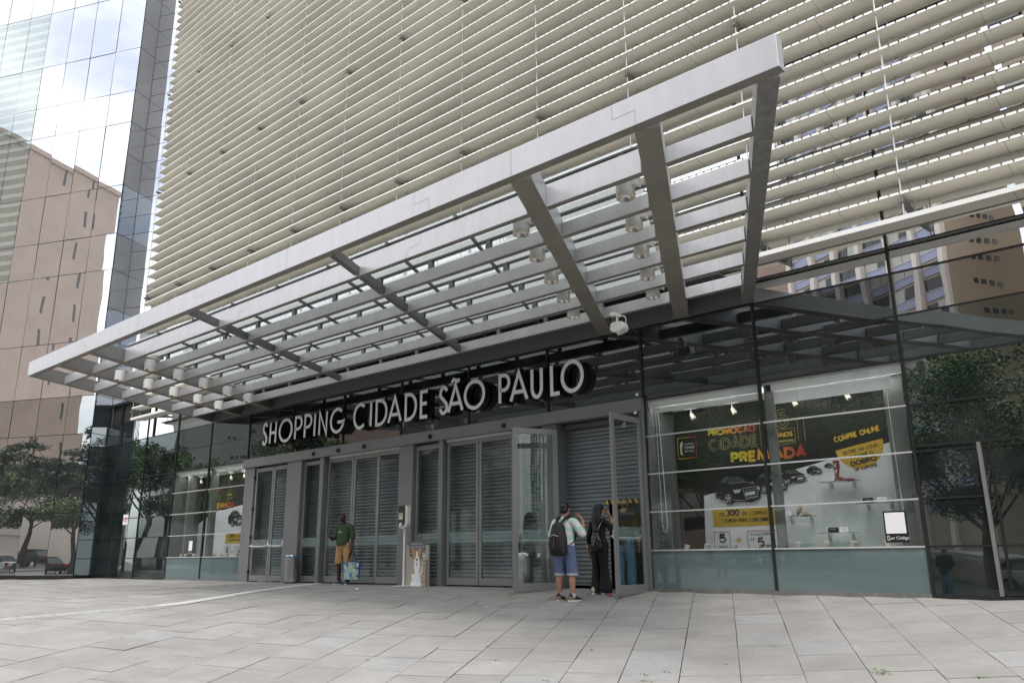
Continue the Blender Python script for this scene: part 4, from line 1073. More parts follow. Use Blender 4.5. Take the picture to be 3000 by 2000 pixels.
def poster(ox, label, lx=0.0):
    Y = 1.0
    t = thing('promotional_poster', label, 'poster', (-6.1+ox, Y, .66), 0, 'promotion posters in the shop windows')
    def X(v): return v+ox
    def XL(v): return v+ox+lx
    mb = MB(); mb.box(X(-8.06), X(-4.03), Y, Y+.02, .66, 3.36); mb.build('backing', 'poster_black', t)
    mb = MB(); poly(mb, [(X(-7.56), .665), (X(-4.035), .665), (X(-4.035), 2.385), (X(-7.53), 1.695)] if not lx else [(X(-7.75), .665), (X(-3.25), .665), (X(-3.25), 2.5), (X(-6.85), 2.12), (X(-7.7), 1.80)], Y-.003); mb.build('white_field', 'poster_white', t)
    y = Y-.005
    mb = MB(); textline(mb, 'PROMOÇÃO', X(-7.35), X(-6.38), 2.80, 2.93, .032, y); mb.build('lettering', 'poster_gradient', t)
    mb = MB()
    def outline(txt, x0, x1, z0, z1, wt, yy):          # hollow letters: a dark core over a wider yellow stroke
        textline(mb, txt, x0, x1, z0, z1, wt, yy)
    outline('CIDADE', X(-7.36), X(-6.36), 2.52, 2.74, .045, y); mb.build('lettering', 'poster_olive', t)
    mb = MB(); textline(mb, 'CIDADE', X(-7.352), X(-6.368), 2.528, 2.732, .029, y-.003); mb.build('lettering', 'poster_black', t)
    mb = MB(); textline(mb, 'PREMIADA', X(-6.92), X(-5.48), 2.25, 2.46, .055, y); mb.build('lettering', 'poster_gradient', t)
    mb = MB(); textline(mb, 'ANOS', X(-6.00), X(-5.70), 2.64, 2.73, .022, y); mb.build('lettering', 'poster_yellow', t)
    mb = MB(); textline(mb, 'ANIVERSÁRIO', X(-6.00), X(-5.68), 2.545, 2.59, .009, y); mb.build('lettering', 'poster_olive', t)
    mb = MB(); glyph(mb, '5', X(-5.97), 2.80, .22, .34, .060, y); mb.build('lettering', 'poster_olive', t)
    mb = MB(); glyph(mb, '5', X(-5.962), 2.808, .205, .325, .044, y-.003); mb.build('lettering', 'poster_black', t)
    mb = MB()
    for pts in ([(-6.3,2.5),(-6.3,3.0),(-6.22,3.06),(-6.22,2.52)], [(-6.12,2.5),(-6.12,2.78),(-5.66,2.78),(-5.66,2.52),(-6.12,2.5)], [(-5.6,2.55),(-5.6,2.92),(-5.48,2.96),(-5.48,2.54)], [(-6.42,2.56),(-6.42,2.94),(-6.36,2.96)]):
        ribbon(mb, [(X(a), b) for a, b in pts], .006, y)
    mb.build('skyline_outline', 'poster_olive', t)
    if not lx: pass
    # offer circle, everything turned up to the right
    rot = D2R(9.7); cxx, czz = X(-4.59), 2.40; R_ = .40
    mb = MB(); a0 = 9.7
    poly(mb, [(cxx-R_*math.cos(rot), czz-R_*math.sin(rot)-.02)]+arc(cxx, czz-.02, R_, R_, 189.7, 369.7, 26)[1:], Y-.006)
    mb.build('offer_disc', 'poster_yellow', t)
    mb = MB(); textline(mb, 'COMPRE ONLINE', X(-4.98), X(-4.20), 2.45, 2.545, .021, y-.002, rot, (X(-4.98), 2.45)); mb.build('lettering', 'poster_yellow', t)
    mb = MB()
    for txt, dx0, dx1, dz, hh, wt in (('RETIRE NA LOJA', -.29, .29, -.13, .062, .0105), ('E GANHE O', -.19, .19, -.225, .062, .0105), ('DOBRO', -.22, .22, -.345, .088, .022)):
        org = (cxx, czz); c_, s_ = math.cos(rot), math.sin(rot)
        textline(mb, txt, cxx+dx0, cxx+dx1, czz+dz, czz+dz+hh, wt, y-.006, rot, org)
    textline(mb, 'DE CUPONS', cxx-.19, cxx+.19, czz-.355-.085, czz-.355-.025, .0105, y-.006, rot, (cxx, czz+.03))
    mb.build('lettering', 'poster_text', t)
    # printed cars
    for i, (cx0, cz0, w_) in enumerate(((-7.31, 1.62, .94),) if lx else ((-5.20, 2.02, .17), (-5.52, 1.93, .28), (-5.99, 1.80, .46), (-6.52, 1.66, .66), (-7.31, 1.50, .94))):
        gcar(t, XL(cx0), cz0, w_, Y-.010-.006*i)
    # offers
    mb = MB(); rect(mb, XL(-7.37), XL(-6.05), 1.115, 1.445, y-.003); mb.build('offer_panel', 'poster_yellow', t)
    mb = MB(); textline(mb, 'R$', XL(-7.23), XL(-7.13), 1.30, 1.37, .010, y-.006); textline(mb, '300', XL(-7.10), XL(-6.83), 1.30, 1.42, .030, y-.006)
    textline(mb, 'EM COMPRAS =', XL(-6.78), XL(-6.22), 1.30, 1.375, .010, y-.006); textline(mb, '1 CUPOM PARA CONCORRER', XL(-7.19), XL(-6.24), 1.185, 1.255, .014, y-.006)
    textline(mb, 'CARROS', XL(-7.31), XL(-7.10), .735, .780, .007, y-.006); glyph(mb, '5', XL(-7.275), .825, .145, .165, .032, y-.006)
    textline(mb, '13 VALE-COMPRAS', XL(-6.65), XL(-6.24), .945, .985, .006, y-.006); textline(mb, 'R$', XL(-6.65), XL(-6.58), .86, .905, .006, y-.006)
    glyph(mb, '5', XL(-6.53), .745, .135, .165, .032, y-.006); textline(mb, 'MIL', XL(-6.38), XL(-6.24), .745, .785, .012, y-.006); textline(mb, '/ CADA', XL(-6.22), XL(-6.12), .75, .772, .004, y-.006)
    mb.build('lettering', 'poster_text', t)
    mb = MB(); frame(mb, XL(-7.37), XL(-7.06), .705, 1.025, .012, y-.004); frame(mb, XL(-6.71), XL(-6.05), .705, 1.025, .012, y-.004); mb.build('offer_frame', 'poster_red', t)
    mb = MB(); glyph(mb, '+', XL(-6.955), .80, .135, .15, .032, y-.006); mb.build('lettering', 'poster_yellow', t)
    # logo board
    mb = MB(); frame(mb, X(-8.02), X(-7.62), 2.43, 2.83, .012, y); mb.build('logo_frame', 'poster_gradient', t)
    mb = MB(); poly(mb, [(X(-7.97), 2.52), (X(-7.97), 2.72), (X(-7.91), 2.77), (X(-7.91), 2.67), (X(-7.93), 2.65), (X(-7.93), 2.56), (X(-7.91), 2.48)], y)
    textline(mb, 'SHOPPING', X(-7.88), X(-7.67), 2.685, 2.72, .006, y); textline(mb, 'CIDADE', X(-7.88), X(-7.66), 2.61, 2.66, .010, y); textline(mb, 'SÃO PAULO', X(-7.88), X(-7.67), 2.545, 2.58, .006, y)
    mb.build('logo', 'print_light', t)
    return t
poster(0, 'promotional poster with black cars and yellow offer panels behind the right shop window')
poster(-18.95, 'promotional poster with black cars, in the shop window left of the doors', 1.5)
def shelf(x0, x1, z, label):
    t = thing('glass_shelf', label, 'shelf', ((x0+x1)/2, .80, z), 0, 'glass shelves in the right shop window')
    h = (x1-x0)/2
    mb = MB(); mb.box(-h, h, -.13, .13, 0, .012); mb.build('shelf_board', 'shelf_glass', t, world=False)
    for s in (-1, 1):
        mb = MB(); mb.prism([(s*h*.62-.02, -.005), (s*h*.62+.02, -.005), (s*h*.62+.015, -.10), (s*h*.62-.005, -.10)], .10, .195); mb.build('shelf_bracket', 'lamp_grey', t, world=False)
shelf(-5.22, -4.60, 1.77, 'highest glass shelf, carrying the patterned red boot')
shelf(-4.64, -4.07, 1.39, 'glass shelf at the right with a black purse')
shelf(-5.95, -5.38, 1.23, 'glass shelf at the left carrying strappy beige sandals')
shelf(-5.33, -4.71, .94, 'lowest glass shelf, carrying a black wallet')
def card(x, z, label):
    t = thing('price_card', label, 'card', (x, .76, z), 0, 'white cards on the glass shelves')
    mb = MB(); mb.add([(-.075, -.02, 0), (.075, -.02, 0), (.075, .0, .085), (-.075, .0, .085)], [(0,1,2,3)]); mb.add([(-.075, .04, 0), (.075, .04, 0)], []); k = len(mb.v)
    mb.f.append((3, 2, k-1, k-2)); mb.build('card', 'chalk', t, world=False)
    mb = MB()
    for r in range(2): mb.box(-.04, .04, -.0195+.0, -.018, .035+.02*r, .038+.02*r)
    mb.build('print_line', 'print_grey', t, world=False)
card(-5.05, 1.783, 'small white card beside the red boot'); card(-4.25, 1.403, 'small white card beside the black purse')
card(-5.83, 1.243, 'small white card beside the beige sandals'); card(-4.90, .953, 'small white card beside the black wallet')
mat('boot_red', (.30, .06, .05), .4, var=.3, vscale=30); mat('purse_black', (.012, .012, .012), .25); mat('sandal_tan', (.50, .36, .24), .6)
t = thing('boot', 'tall patterned red boot on the highest glass shelf', 'boot', (-4.92, .78, 1.783))
mb = MB(); mb.tube([(0,0,.34),(0,0,.22),(-.005,0,.12),(.0,0,.07)], [.052,.05,.036,.034], 14); mb.build('boot_shaft', 'boot_red', t, smooth=True, world=False)
mb = MB(); mb.tube([(-.03,0,.05),(.03,0,.045),(.09,0,.025),(.13,0,.02)], [.034,.034,.028,.018], 12); mb.build('boot_foot', 'boot_red', t, smooth=True, world=False)
mb = MB(); mb.tube([(-.035,0,.04),(-.04,0,.0)], [.018,.008], 8); mb.build('heel', 'purse_black', t, world=False)
mb = MB(); ribbon(mb, [(-.02,.16),(.02,.18),(-.01,.12)], .012, -.055); ribbon(mb, [(-.02,.26),(.02,.28),(-.01,.22)], .012, -.058); mb.build('boot_pattern', 'chalk', t, world=False)
t = thing('sandal', 'red low sandal lying on the highest glass shelf', 'shoe', (-4.74, .76, 1.783))
mb = MB(); mb.tube([(-.10,0,.008),(0,0,.008),(.09,0,.008)], [.012,.03,.02], 10); mb.build('sole', 'boot_red', t, world=False, smooth=True)
mb = MB(); mb.tube([(.04,-.03,.01),(.04,0,.04),(.04,.03,.01)], .006, 6); mb.build('strap', 'boot_red', t, world=False)
for (x, z, lab) in ((-4.47, 1.403, 'black purse on the right hand glass shelf'), (-5.08, .953, 'black wallet on the lowest glass shelf')):
    t = thing('purse', lab, 'purse', (x, .78, z))
    mb = MB(); mb.prism([(-.085,0),(.085,0),(.085,.055),(.07,.082),(-.07,.082),(-.085,.055)], -.03, .03); b = mb.build('purse_body', 'purse_black', t, world=False, bevel=.008)
    mb = MB(); mb.box(-.05, .05, -.034, -.031, .05, .06); mb.build('clasp', 'chrome', b, world=False)
for k, (x, rzz, lab) in enumerate(((-5.62, .2, 'upright beige strappy sandal on the left glass shelf'), (-5.52, -.2, 'flat beige strappy sandal at the right of the left glass shelf'))):
    t = thing('sandal', lab, 'shoe', (x, .78, 1.243), 0, 'beige sandals')
    mb = MB()
    if k == 0: mb.tube([(-.05,0,.01),(-.02,0,.06),(.01,0,.13),(.02,0,.17)], [.012,.035,.04,.02], 10)
    else: mb.tube([(-.08,0,.01),(0,0,.012),(.08,0,.012)], [.012,.03,.02], 10)
    mb.build('sole', 'sandal_tan', t, world=False, smooth=True)
    mb = MB()
    for q in range(3): mb.tube([(-.03+.03*q,-.03,.02+.04*q*(k == 0)),(-.04+.03*q,-.04,.06+.03*q*(k == 0)),(-.03+.03*q,.03,.02+.04*q*(k == 0))], .005, 5)
    mb.build('strap', 'sandal_tan', t, world=False)
def uplight(x, y, z, rz, label, grp, first=[None]):
    if first[0] is None:
        t = thing('display_spotlight', label, 'spotlight', (x, y, z), rz, grp)
        mb = MB(); mb.tube([(-.022,0,.03),(.0,0,.085),(.022,0,.155)], [.040,.046,.052], 18); h = mb.build('lamp_housing', 'cream_lamp', t, world=False, smooth=True)
        mb = MB(); mb.tube([(-.0225,0,.029),(-.026,0,.020)], [.036,.030], 16); mb.build('lamp_opening', 'black_plastic', h, world=False)
        mb = MB(); mb.tube([(.03,0,.06),(.055,0,.05),(.055,0,.0)], .010, 8); mb.lathe([(.03,0),(.03,.012)], .055, 0, 14); mb.build('lamp_foot', 'cream_lamp', t, world=False)
        first[0] = t; return t
    return dup(first[0], (x, y, z), rz, label, grp)
G1 = 'spotlights along the bottom of the right shop window'; G2 = 'spotlights along the bottom of the left shop window'
NM = ['leftmost', 'second from left', 'third from left', 'fourth from left', 'fifth from left', 'sixth from left', 'seventh from left', 'rightmost']
for i, (x, rz) in enumerate(((-7.57, .5), (-7.17, .2), (-6.65, .1), (-6.21, .7), (-5.51, .15), (-5.05, .0), (-4.63, -.2), (-4.12, 2.7))):
    uplight(x, .30, .642, rz, 'cream spotlight on right shop window floor, %s' % NM[i], G1)
NM2 = NM[:6]+['rightmost']
for i, (x, rz) in enumerate(((-26.3, .6), (-26.02, .2), (-25.48, .3), (-24.22, .5), (-23.78, .4), (-23.44, .6), (-22.86, .7))):
    uplight(x, .30, .642, rz, 'cream spotlight on left shop window floor, %s' % NM2[i], G2)
def tracklight(x, y, label, grp, first=[None]):
    if first[0] is None:
        t = thing('track_spotlight', label, 'spotlight', (x, y, 3.28), 0, grp)
        mb = MB(); mb.box(-.13, .13, -.02, .02, 0, .05); mb.build('track_box', 'white_paint', t, world=False)
        mb = MB(); mb.tube([(0,0,0),(0,0,-.10)], .010, 6); mb.build('lamp_stem', 'white_paint', t, world=False)
        mb = MB(); mb.tube([(.0,0,-.08),(.02,0,-.12),(.055,0,-.19)], [.030,.042,.046], 16); mb.build('lamp_housing', 'cream_lamp', t, world=False, smooth=True)
        first[0] = t; return t
    return dup(first[0], (x, y, 3.28), 0, label, grp)
G3 = 'track spotlights under the shop window ceilings'
for x, lab in ((-7.44, 'track spotlight at the left of the right shop window ceiling'), (-6.60, 'track spotlight in right shop window, second from left'), (-5.46, 'track spotlight just right of the middle post of the right window'), (-4.56, 'track spotlight at the right of the right shop window ceiling'),
               (-25.9, 'track spotlight at the left of the left shop window ceiling'), (-24.0, 'track spotlight in the middle of the left shop window ceiling'), (-23.2, 'track spotlight at the right of the left shop window ceiling')):
    tracklight(x, .55, lab, G3)
def blind(x0, x1, z1, z0, drop, label):
    t = thing('roller_blind', label, 'blind', ((x0+x1)/2, .12, z0), 0, 'white roller blinds in the shop windows')
    mb = MB(); mb.box(x0, x1, .08, .15, z0, z1); mb.build('valance', 'chalk', t, bevel=.006)
    mb = MB(); mb.box(x0+.04, x1-drop[1], .16, .165, z0-drop[0], z0+.02); mb.build('blind_cloth', 'chalk', t)
    mb = MB(); mb.tube([(x0+.04, .162, z0-drop[0]), (x1-drop[1], .162, z0-drop[0])], .012, 8); mb.build('bottom_rail', 'white_paint', t)
    return t
blind(-8.08, -5.83, 3.43, 3.33, (.10, .04), 'white roller blind rolled up high in the left half of the right window')
blind(-5.72, -3.50, 3.44, 3.31, (.21, .22), 'white roller blind lowered a little in the right half of the right window')
blind(-26.66, -24.46, 3.44, 3.37, (.06, .04), 'white roller blind in the left half of the left window')
blind(-24.38, -22.18, 3.44, 3.36, (.07, .04), 'white roller blind in the right half of the left window')
t = thing('pull_chain', 'thin white blind chain looped at left of the right shop window', 'chain', (-7.95, .2, 1.0))
mb = MB(); mb.tube([(-7.98,.17,3.3),(-7.97,.17,2.0),(-7.96,.17,1.15),(-7.93,.17,1.02),(-7.885,.17,1.02),(-7.86,.17,1.15),(-7.88,.17,2.0),(-7.93,.17,3.3)], .006, 5); mb.build('chain', 'chalk', t)
t = thing('pull_chain', 'thin white blind chain hanging at right of the right shop window', 'chain', (-3.72, .2, .8))
mb = MB(); mb.tube([(-3.80,.17,3.2),(-3.78,.17,.80)], .006, 5); mb.tube([(-3.80,.17,3.2),(-3.78,.17,.80)], .006, 5); mb.build('chain', 'chalk', t)
# code sign (blank white square, words only)
def codesign(x, label, s=1.0):
    t = thing('code_sign', label, 'sign', (x, -.03, .98)); w_ = .165*s
    mb = MB(); mb.box(x-w_, x+w_, -.012, -.004, .765, 1.225); mb.build('sign_plate', 'black_plastic', t, bevel=.004)
    mb = MB(); rect(mb, x-w_*.86, x+w_*.86, .895, 1.20, -.0155); mb.build('blank_square', 'chalk', t)
    fonttext('Ler Código', .062*s, 'lettering', 'chalk', t, (x+.03*s, -.016, .81))
    mb = MB(); frame(mb, x-w_*.80, x-w_*.62, .80, .86, .006, -.016); mb.build('phone_icon', 'chalk', t)
codesign(-3.865, 'black sign reading Ler Código on the right edge of the right shop window')
codesign(-25.12, 'black sign reading Ler Código in the left shop window', .8)
t = thing('no_smoking_sticker', 'small white square sticker high on the dark glass left of the shop window', 'sticker', (-30.0, -.02, 2.0))
mb = MB(); mb.box(-30.26, -29.86, -.010, -.004, 1.86, 2.22); mb.build('sticker', 'chalk', t)
mb = MB(); ribbon(mb, arc(-30.10, 2.04, .09, .07, 0, 360, 20)[:-1], .018, -.013, True); ribbon(mb, arc(-30.02, 2.04, .07, .07, 0, 360, 20)[:-1], .018, -.014, True); mb.build('sticker_print', 'poster_red', t)
for (x, z, lab) in ((-8.17, 3.56, 'tiny white label on the post above the open door'), (-8.23, 3.22, 'tiny white and red label beside the door header')):
    t = thing('door_label', lab, 'sticker', (x, -.15, z)); mb = MB(); mb.box(-.03, .03, -.004, 0, -.02, .03); mb.build('label_plate', 'chalk', t, world=False)

# ------------------------------------------------------------------ bins, dispenser, dog board, tote bag
def bin_(x, y, label, bag):
    t = thing('litter_bin', label, 'bin', (x, y, H(x, y)), 0, 'steel litter bins by the doors')
    mb = MB(); mb.lathe([(.165, 0), (.168, .02), (.168, .63), (.172, .635)], n=32); b = mb.build('bin_body', 'brushed_steel', t, smooth=True, world=False)
    mb = MB(); mb.lathe([(.172, .63), (.176, .64), (.176, .695), (.165, .71), (.13, .71), (.12, .68)], n=32, cap=False); mb.build('bin_rim', 'brushed_steel', t, smooth=True, world=False)
    mb = MB(); mb.lathe([(.166, -.002), (.174, 0), (.174, .03)], n=32); mb.build('bin_foot', 'rubber', t, smooth=True, world=False)
    if bag:
        mb = MB(); mb.lathe([(.178, .655), (.180, .672), (.178, .69)], n=28, cap=False); mb.build('bin_bag', 'bag_blue', t, world=False)
    return t
mat('bag_blue', (.03, .16, .36), .4)
bin_(-19.10, -.26, 'steel litter bin with a blue bag by the left doors', True)
bin_(-10.85, -.36, 'steel litter bin behind the open glass door leaf', False)
mat('dispenser_brown', (.055, .045, .035), .3); mat('paper_note', (.62, .60, .48), .7)
t = thing('sanitiser_dispenser', 'white and dark hand sanitiser dispenser on a slim white pole', 'dispenser', (-14.42, -.42, -.005))
mb = MB(); mb.box(-.22, .22, -.16, .16, 0, .012); mb.build('foot_plate', 'white_paint', t, world=False, bevel=.004)
mb = MB(); mb.tube([(0, 0, .01), (0, 0, 1.32)], .026, 16); mb.build('pole', 'white_paint', t, world=False, smooth=True)
rt = MB(); rt.prism([(-.13, 1.30), (-.13, 1.78), (.14, 1.78), (.14, 1.38), (.10, 1.30), (.03, 1.265), (-.07, 1.265)], -.07, .05); rt.build('dispenser_shell', 'white_paint', t, world=False, bevel=.012)
mb = MB(); mb.prism([(-.145, 1.32), (-.145, 1.785), (.085, 1.785), (.085, 1.40), (.05, 1.33)], -.085, -.069); fr_ = mb.build('dark_window', 'dispenser_brown', t, world=False, bevel=.004)
mb = MB(); rect(mb, -.12, .02, 1.47, 1.62, -.088)
o = mb.build('paper_note', 'paper_note', t, world=False)
mb = MB(); rect(mb, -.10, -.02, 1.585, 1.597, -.090); rect(mb, -.10, .0, 1.56, 1.566, -.090); rect(mb, -.10, -.01, 1.545, 1.551, -.090); mb.build('note_print', 'print_grey', o, world=False)
mb = MB(); mb.lathe([(.045, 1.31), (.05, 1.34), (.03, 1.39), (.012, 1.40)], -.04, -.09, 14); mb.build('nozzle', 'print_light', t, smooth=True, world=False)
# dog board
t = thing('dog_board', 'beige cardboard board with a cartoon terrier and a grey speech panel', 'sign', (-14.10, -.30, -.004))
mat('board_beige', (.46, .42, .36), .7); mat('board_grey', (.15, .155, .15), .7); mat('fur_tan', (.52, .30, .15), .7); mat('wood_brown', (.27, .17, .10), .7); mat('tongue_red', (.50, .12, .09), .6); mat('panel_grey', (.23, .25, .24), .7)
mb = MB(); mb.box(-.385, .355, 0, .05, 0, .90); bd = mb.build('board_panel', 'board_beige', t, world=False, bevel=.002)
mb = MB(); rect(mb, .275, .352, .0, .58, -.003); mb.build('ruler_strip', 'wood_brown', bd, world=False)
mb = MB()
for i in range(6): rect(mb, .215, .245, .08+.09*i, .11+.09*i, -.003)
mb.build('ruler_marks', 'board_grey', bd, world=False)
mb = MB(); mb.prism([(-.30, .97), (.285, .99), (.25, .69), (-.25, .64)], -.012, -.004); sp = mb.build('speech_panel', 'board_grey', t, world=False)
mb = MB(); poly(mb, [(-.17, .65), (.12, .675), (.17, .585), (-.15, .60)], -.008); mb.build('panel_fold', 'panel_grey', sp, world=False)
fonttext('Seja bem-vindo,\nSeu cãozinho pode ter\na minha altura para\npassear no shopping', .060, 'lettering', 'print_light', sp, (-.02, -.014, .905), world=False)
mb = MB(); disc(mb, .235, .655, .028, -.016, 14)
for a, b in ((.19,.69),(.215,.72),(.25,.72),(.275,.69)): disc(mb, a, b, .014, -.016, 10)
mb.build('paw_print', 'chalk', t, world=False)
mb = MB(); mb.prism([(-.18,0),(.18,0),(.18,.035),(-.18,.035)], -.05, -.006)
mb.prism([(-.17,.035),(-.20,.08),(-.13,.12),(-.17,.22),(-.15,.28),(-.06,.30),(-.09,.42),(-.075,.52),(-.085,.575),(-.05,.61),(-.02,.66),(-.012,.76),(.035,.76),(.045,.66),(.075,.61),(.105,.575),(.095,.52),(.10,.42),(.085,.30),(.10,.22),(.14,.16),(.13,.08),(.17,.035)], -.022, -.006)
dg_ = mb.build('dog_figure', 'chalk', t, world=False)
mb = MB(); poly(mb, [(-.10,.59),(-.13,.74),(-.16,.83),(-.12,.85),(-.06,.78),(-.015,.765),(-.022,.66),(-.05,.61)], -.025); poly(mb, [(.125,.59),(.15,.74),(.185,.83),(.145,.85),(.085,.78),(.04,.765),(.048,.66),(.075,.61)], -.025)
poly(mb, [(-.08,.38),(-.12,.27),(-.05,.26),(-.06,.32)], -.025); mb.build('tan_patch', 'fur_tan', dg_, world=False)
mb = MB(); disc(mb, -.055, .70, .012, -.028, 10); disc(mb, .085, .70, .012, -.028, 10); poly(mb, [(-.018,.60),(.042,.60),(.042,.575),(.012,.55),(-.018,.575)], -.028); mb.build('eyes_and_nose', 'black_plastic', dg_, world=False)
mb = MB(); poly(mb, [(-.02,.485),(.01,.505),(.04,.485),(.01,.455)], -.028); mb.build('tongue', 'tongue_red', dg_, world=False)
mb = MB(); mb.prism([(.10,.26),(.15,.32),(.16,.42),(.185,.42),(.18,.30),(.13,.22)], -.02, -.006); mb.build('tail', 'chalk', dg_, world=False)
# small litter and weeds
mat('leaf_litter', (.30, .19, .07), .8); mat('weed', (.10, .22, .04), .7); mat('litter_red', (.45, .05, .04), .6)
def bit(name, x, y, m, label, cat, s=.04):
    t = thing(name, label, cat, (x, y, H(x, y)+.006)); rnd = random.Random(int(x*100)); mb = MB()
    n = 9; top = [(math.cos(i*6.283/n)*s*rnd.uniform(.6, 1.2), math.sin(i*6.283/n)*s*.7*rnd.uniform(.6, 1.2)) for i in range(n)]
    mb.add([(a, b, 0) for a, b in top]+[(a*.6, b*.6, s*.35) for a, b in top], [tuple(range(n, 2*n))]+[(i, (i+1) % n, (i+1) % n+n, i+n) for i in range(n)])
    mb.build(name+'_piece', m, t, world=False)
bit('paper_scrap', -14.7, -1.5, 'chalk', 'small white paper scrap on the paving near the tactile strip', 'litter', .05)
bit('dry_leaf', -10.55, -1.12, 'leaf_litter', 'crumpled brown leaf below the left open door leaf', 'leaf', .07)
bit('red_wrapper', -8.55, -.75, 'litter_red', 'red wrapper on the paving under the right open door', 'litter', .07)
bit('paper_scrap', -9.8, -2.6, 'chalk', 'tiny white scrap on the paving in front of the backpacked man', 'litter', .025)
mb = MB(); rnd = random.Random(5)
W_ = [(-3.02,-4.05,1.0),(-2.95,-4.15,.9),(-2.1,-4.0,.5),(-5.1,-5.1,.6),(-4.95,-5.3,.7),(-4.55,-4.35,.35),(-4.95,-4.9,.5),(-7.6,-4.9,.4),(-7.0,-5.4,.3),(-5.9,-5.8,.5),(-5.6,-5.9,.4),(-8.3,-6.3,.35),(-4.4,-3.4,.35),(-6.3,-4.4,.3)]
for (x, y, s) in W_:
    for _ in range(int(16*s)+4):
        a = rnd.random()*6.28; r = rnd.random()*.06*s; px, py = x+math.cos(a)*r*1.8, y+math.sin(a)*r*.8; z = H(px, py); l = .008+.02*s*rnd.random(); dx, dy = math.cos(a)*l*.8, math.sin(a)*l*.8
        mb.add([(px-.002, py, z-.004), (px+.003, py, z-.004), (px+dx+.003, py+dy, z+l), (px+dx-.004, py+dy, z+l)], [(0,1,2,3)])
tag(mb.build('weeds', 'weed'), 'small green weeds growing in the joints of the paving', 'weeds', kind='stuff')
# ------------------------------------------------------------------ people
mat('skin_dark', (.075, .038, .026), .5); mat('skin_tan', (.42, .22, .15), .55); mat('hair_black', (.012, .011, .011), .45); mat('hair_grey', (.06, .05, .045), .8)
mat('shirt_green', (.04, .072, .036), .8, var=.12, vscale=9, bump=1, bscale=9); mat('shorts_khaki', (.48, .30, .13), .8, var=.12, vscale=8, bump=1, bscale=11); mat('denim_mid', (.12, .16, .29), .8, var=.2, vscale=14, bump=1, bscale=12); mat('denim_cuff', (.42, .47, .55), .8)
mat('denim_blue', (.09, .16, .24), .8, var=.3, vscale=9, bump=1, bscale=10); mat('cloth_black', (.010, .010, .011), .85); mat('shirt_black', (.018, .018, .020), .9)
mat('sneaker_grey', (.10, .11, .12), .7); mat('sole_white', (.75, .75, .73), .6); mat('lace_red', (.55, .05, .08), .6); mat('shoe_navy', (.02, .02, .03), .7); mat('shoe_tan', (.30, .17, .10), .7); mat('shoe_beige', (.50, .42, .33), .7); mat('sock', (.62, .60, .66), .8)
mat('pack_black', (.014, .014, .015), .6, var=.3, vscale=10); mat('pack_shiny', (.012, .012, .013), .28)
def polo_mat():
    m, t, b = newmat('polo_stripes'); tcn = t.nodes.new('ShaderNodeTexCoord'); sx = t.nodes.new('ShaderNodeSeparateXYZ'); t.links.new(tcn.outputs['Object'], sx.inputs[0])
    a = t.nodes.new('ShaderNodeMath'); a.operation = 'MULTIPLY'; a.inputs[1].default_value = 1/.155; t.links.new(sx.outputs['Z'], a.inputs[0])
    f = t.nodes.new('ShaderNodeMath'); f.operation = 'FRACT'; t.links.new(a.outputs[0], f.inputs[0])
    g = t.nodes.new('ShaderNodeMath'); g.operation = 'GREATER_THAN'; g.inputs[1].default_value = .58; t.links.new(f.outputs[0], g.inputs[0])
    mx_ = t.nodes.new('ShaderNodeMix'); mx_.data_type = 'RGBA'; mx_.inputs[6].default_value = (.76, .74, .80, 1); mx_.inputs[7].default_value = (.50, .74, .60, 1)
    t.links.new(g.outputs[0], mx_.inputs[0]); t.links.new(mx_.outputs[2], b.inputs['Base Color']); b.inputs['Roughness'].default_value = .85
polo_mat()
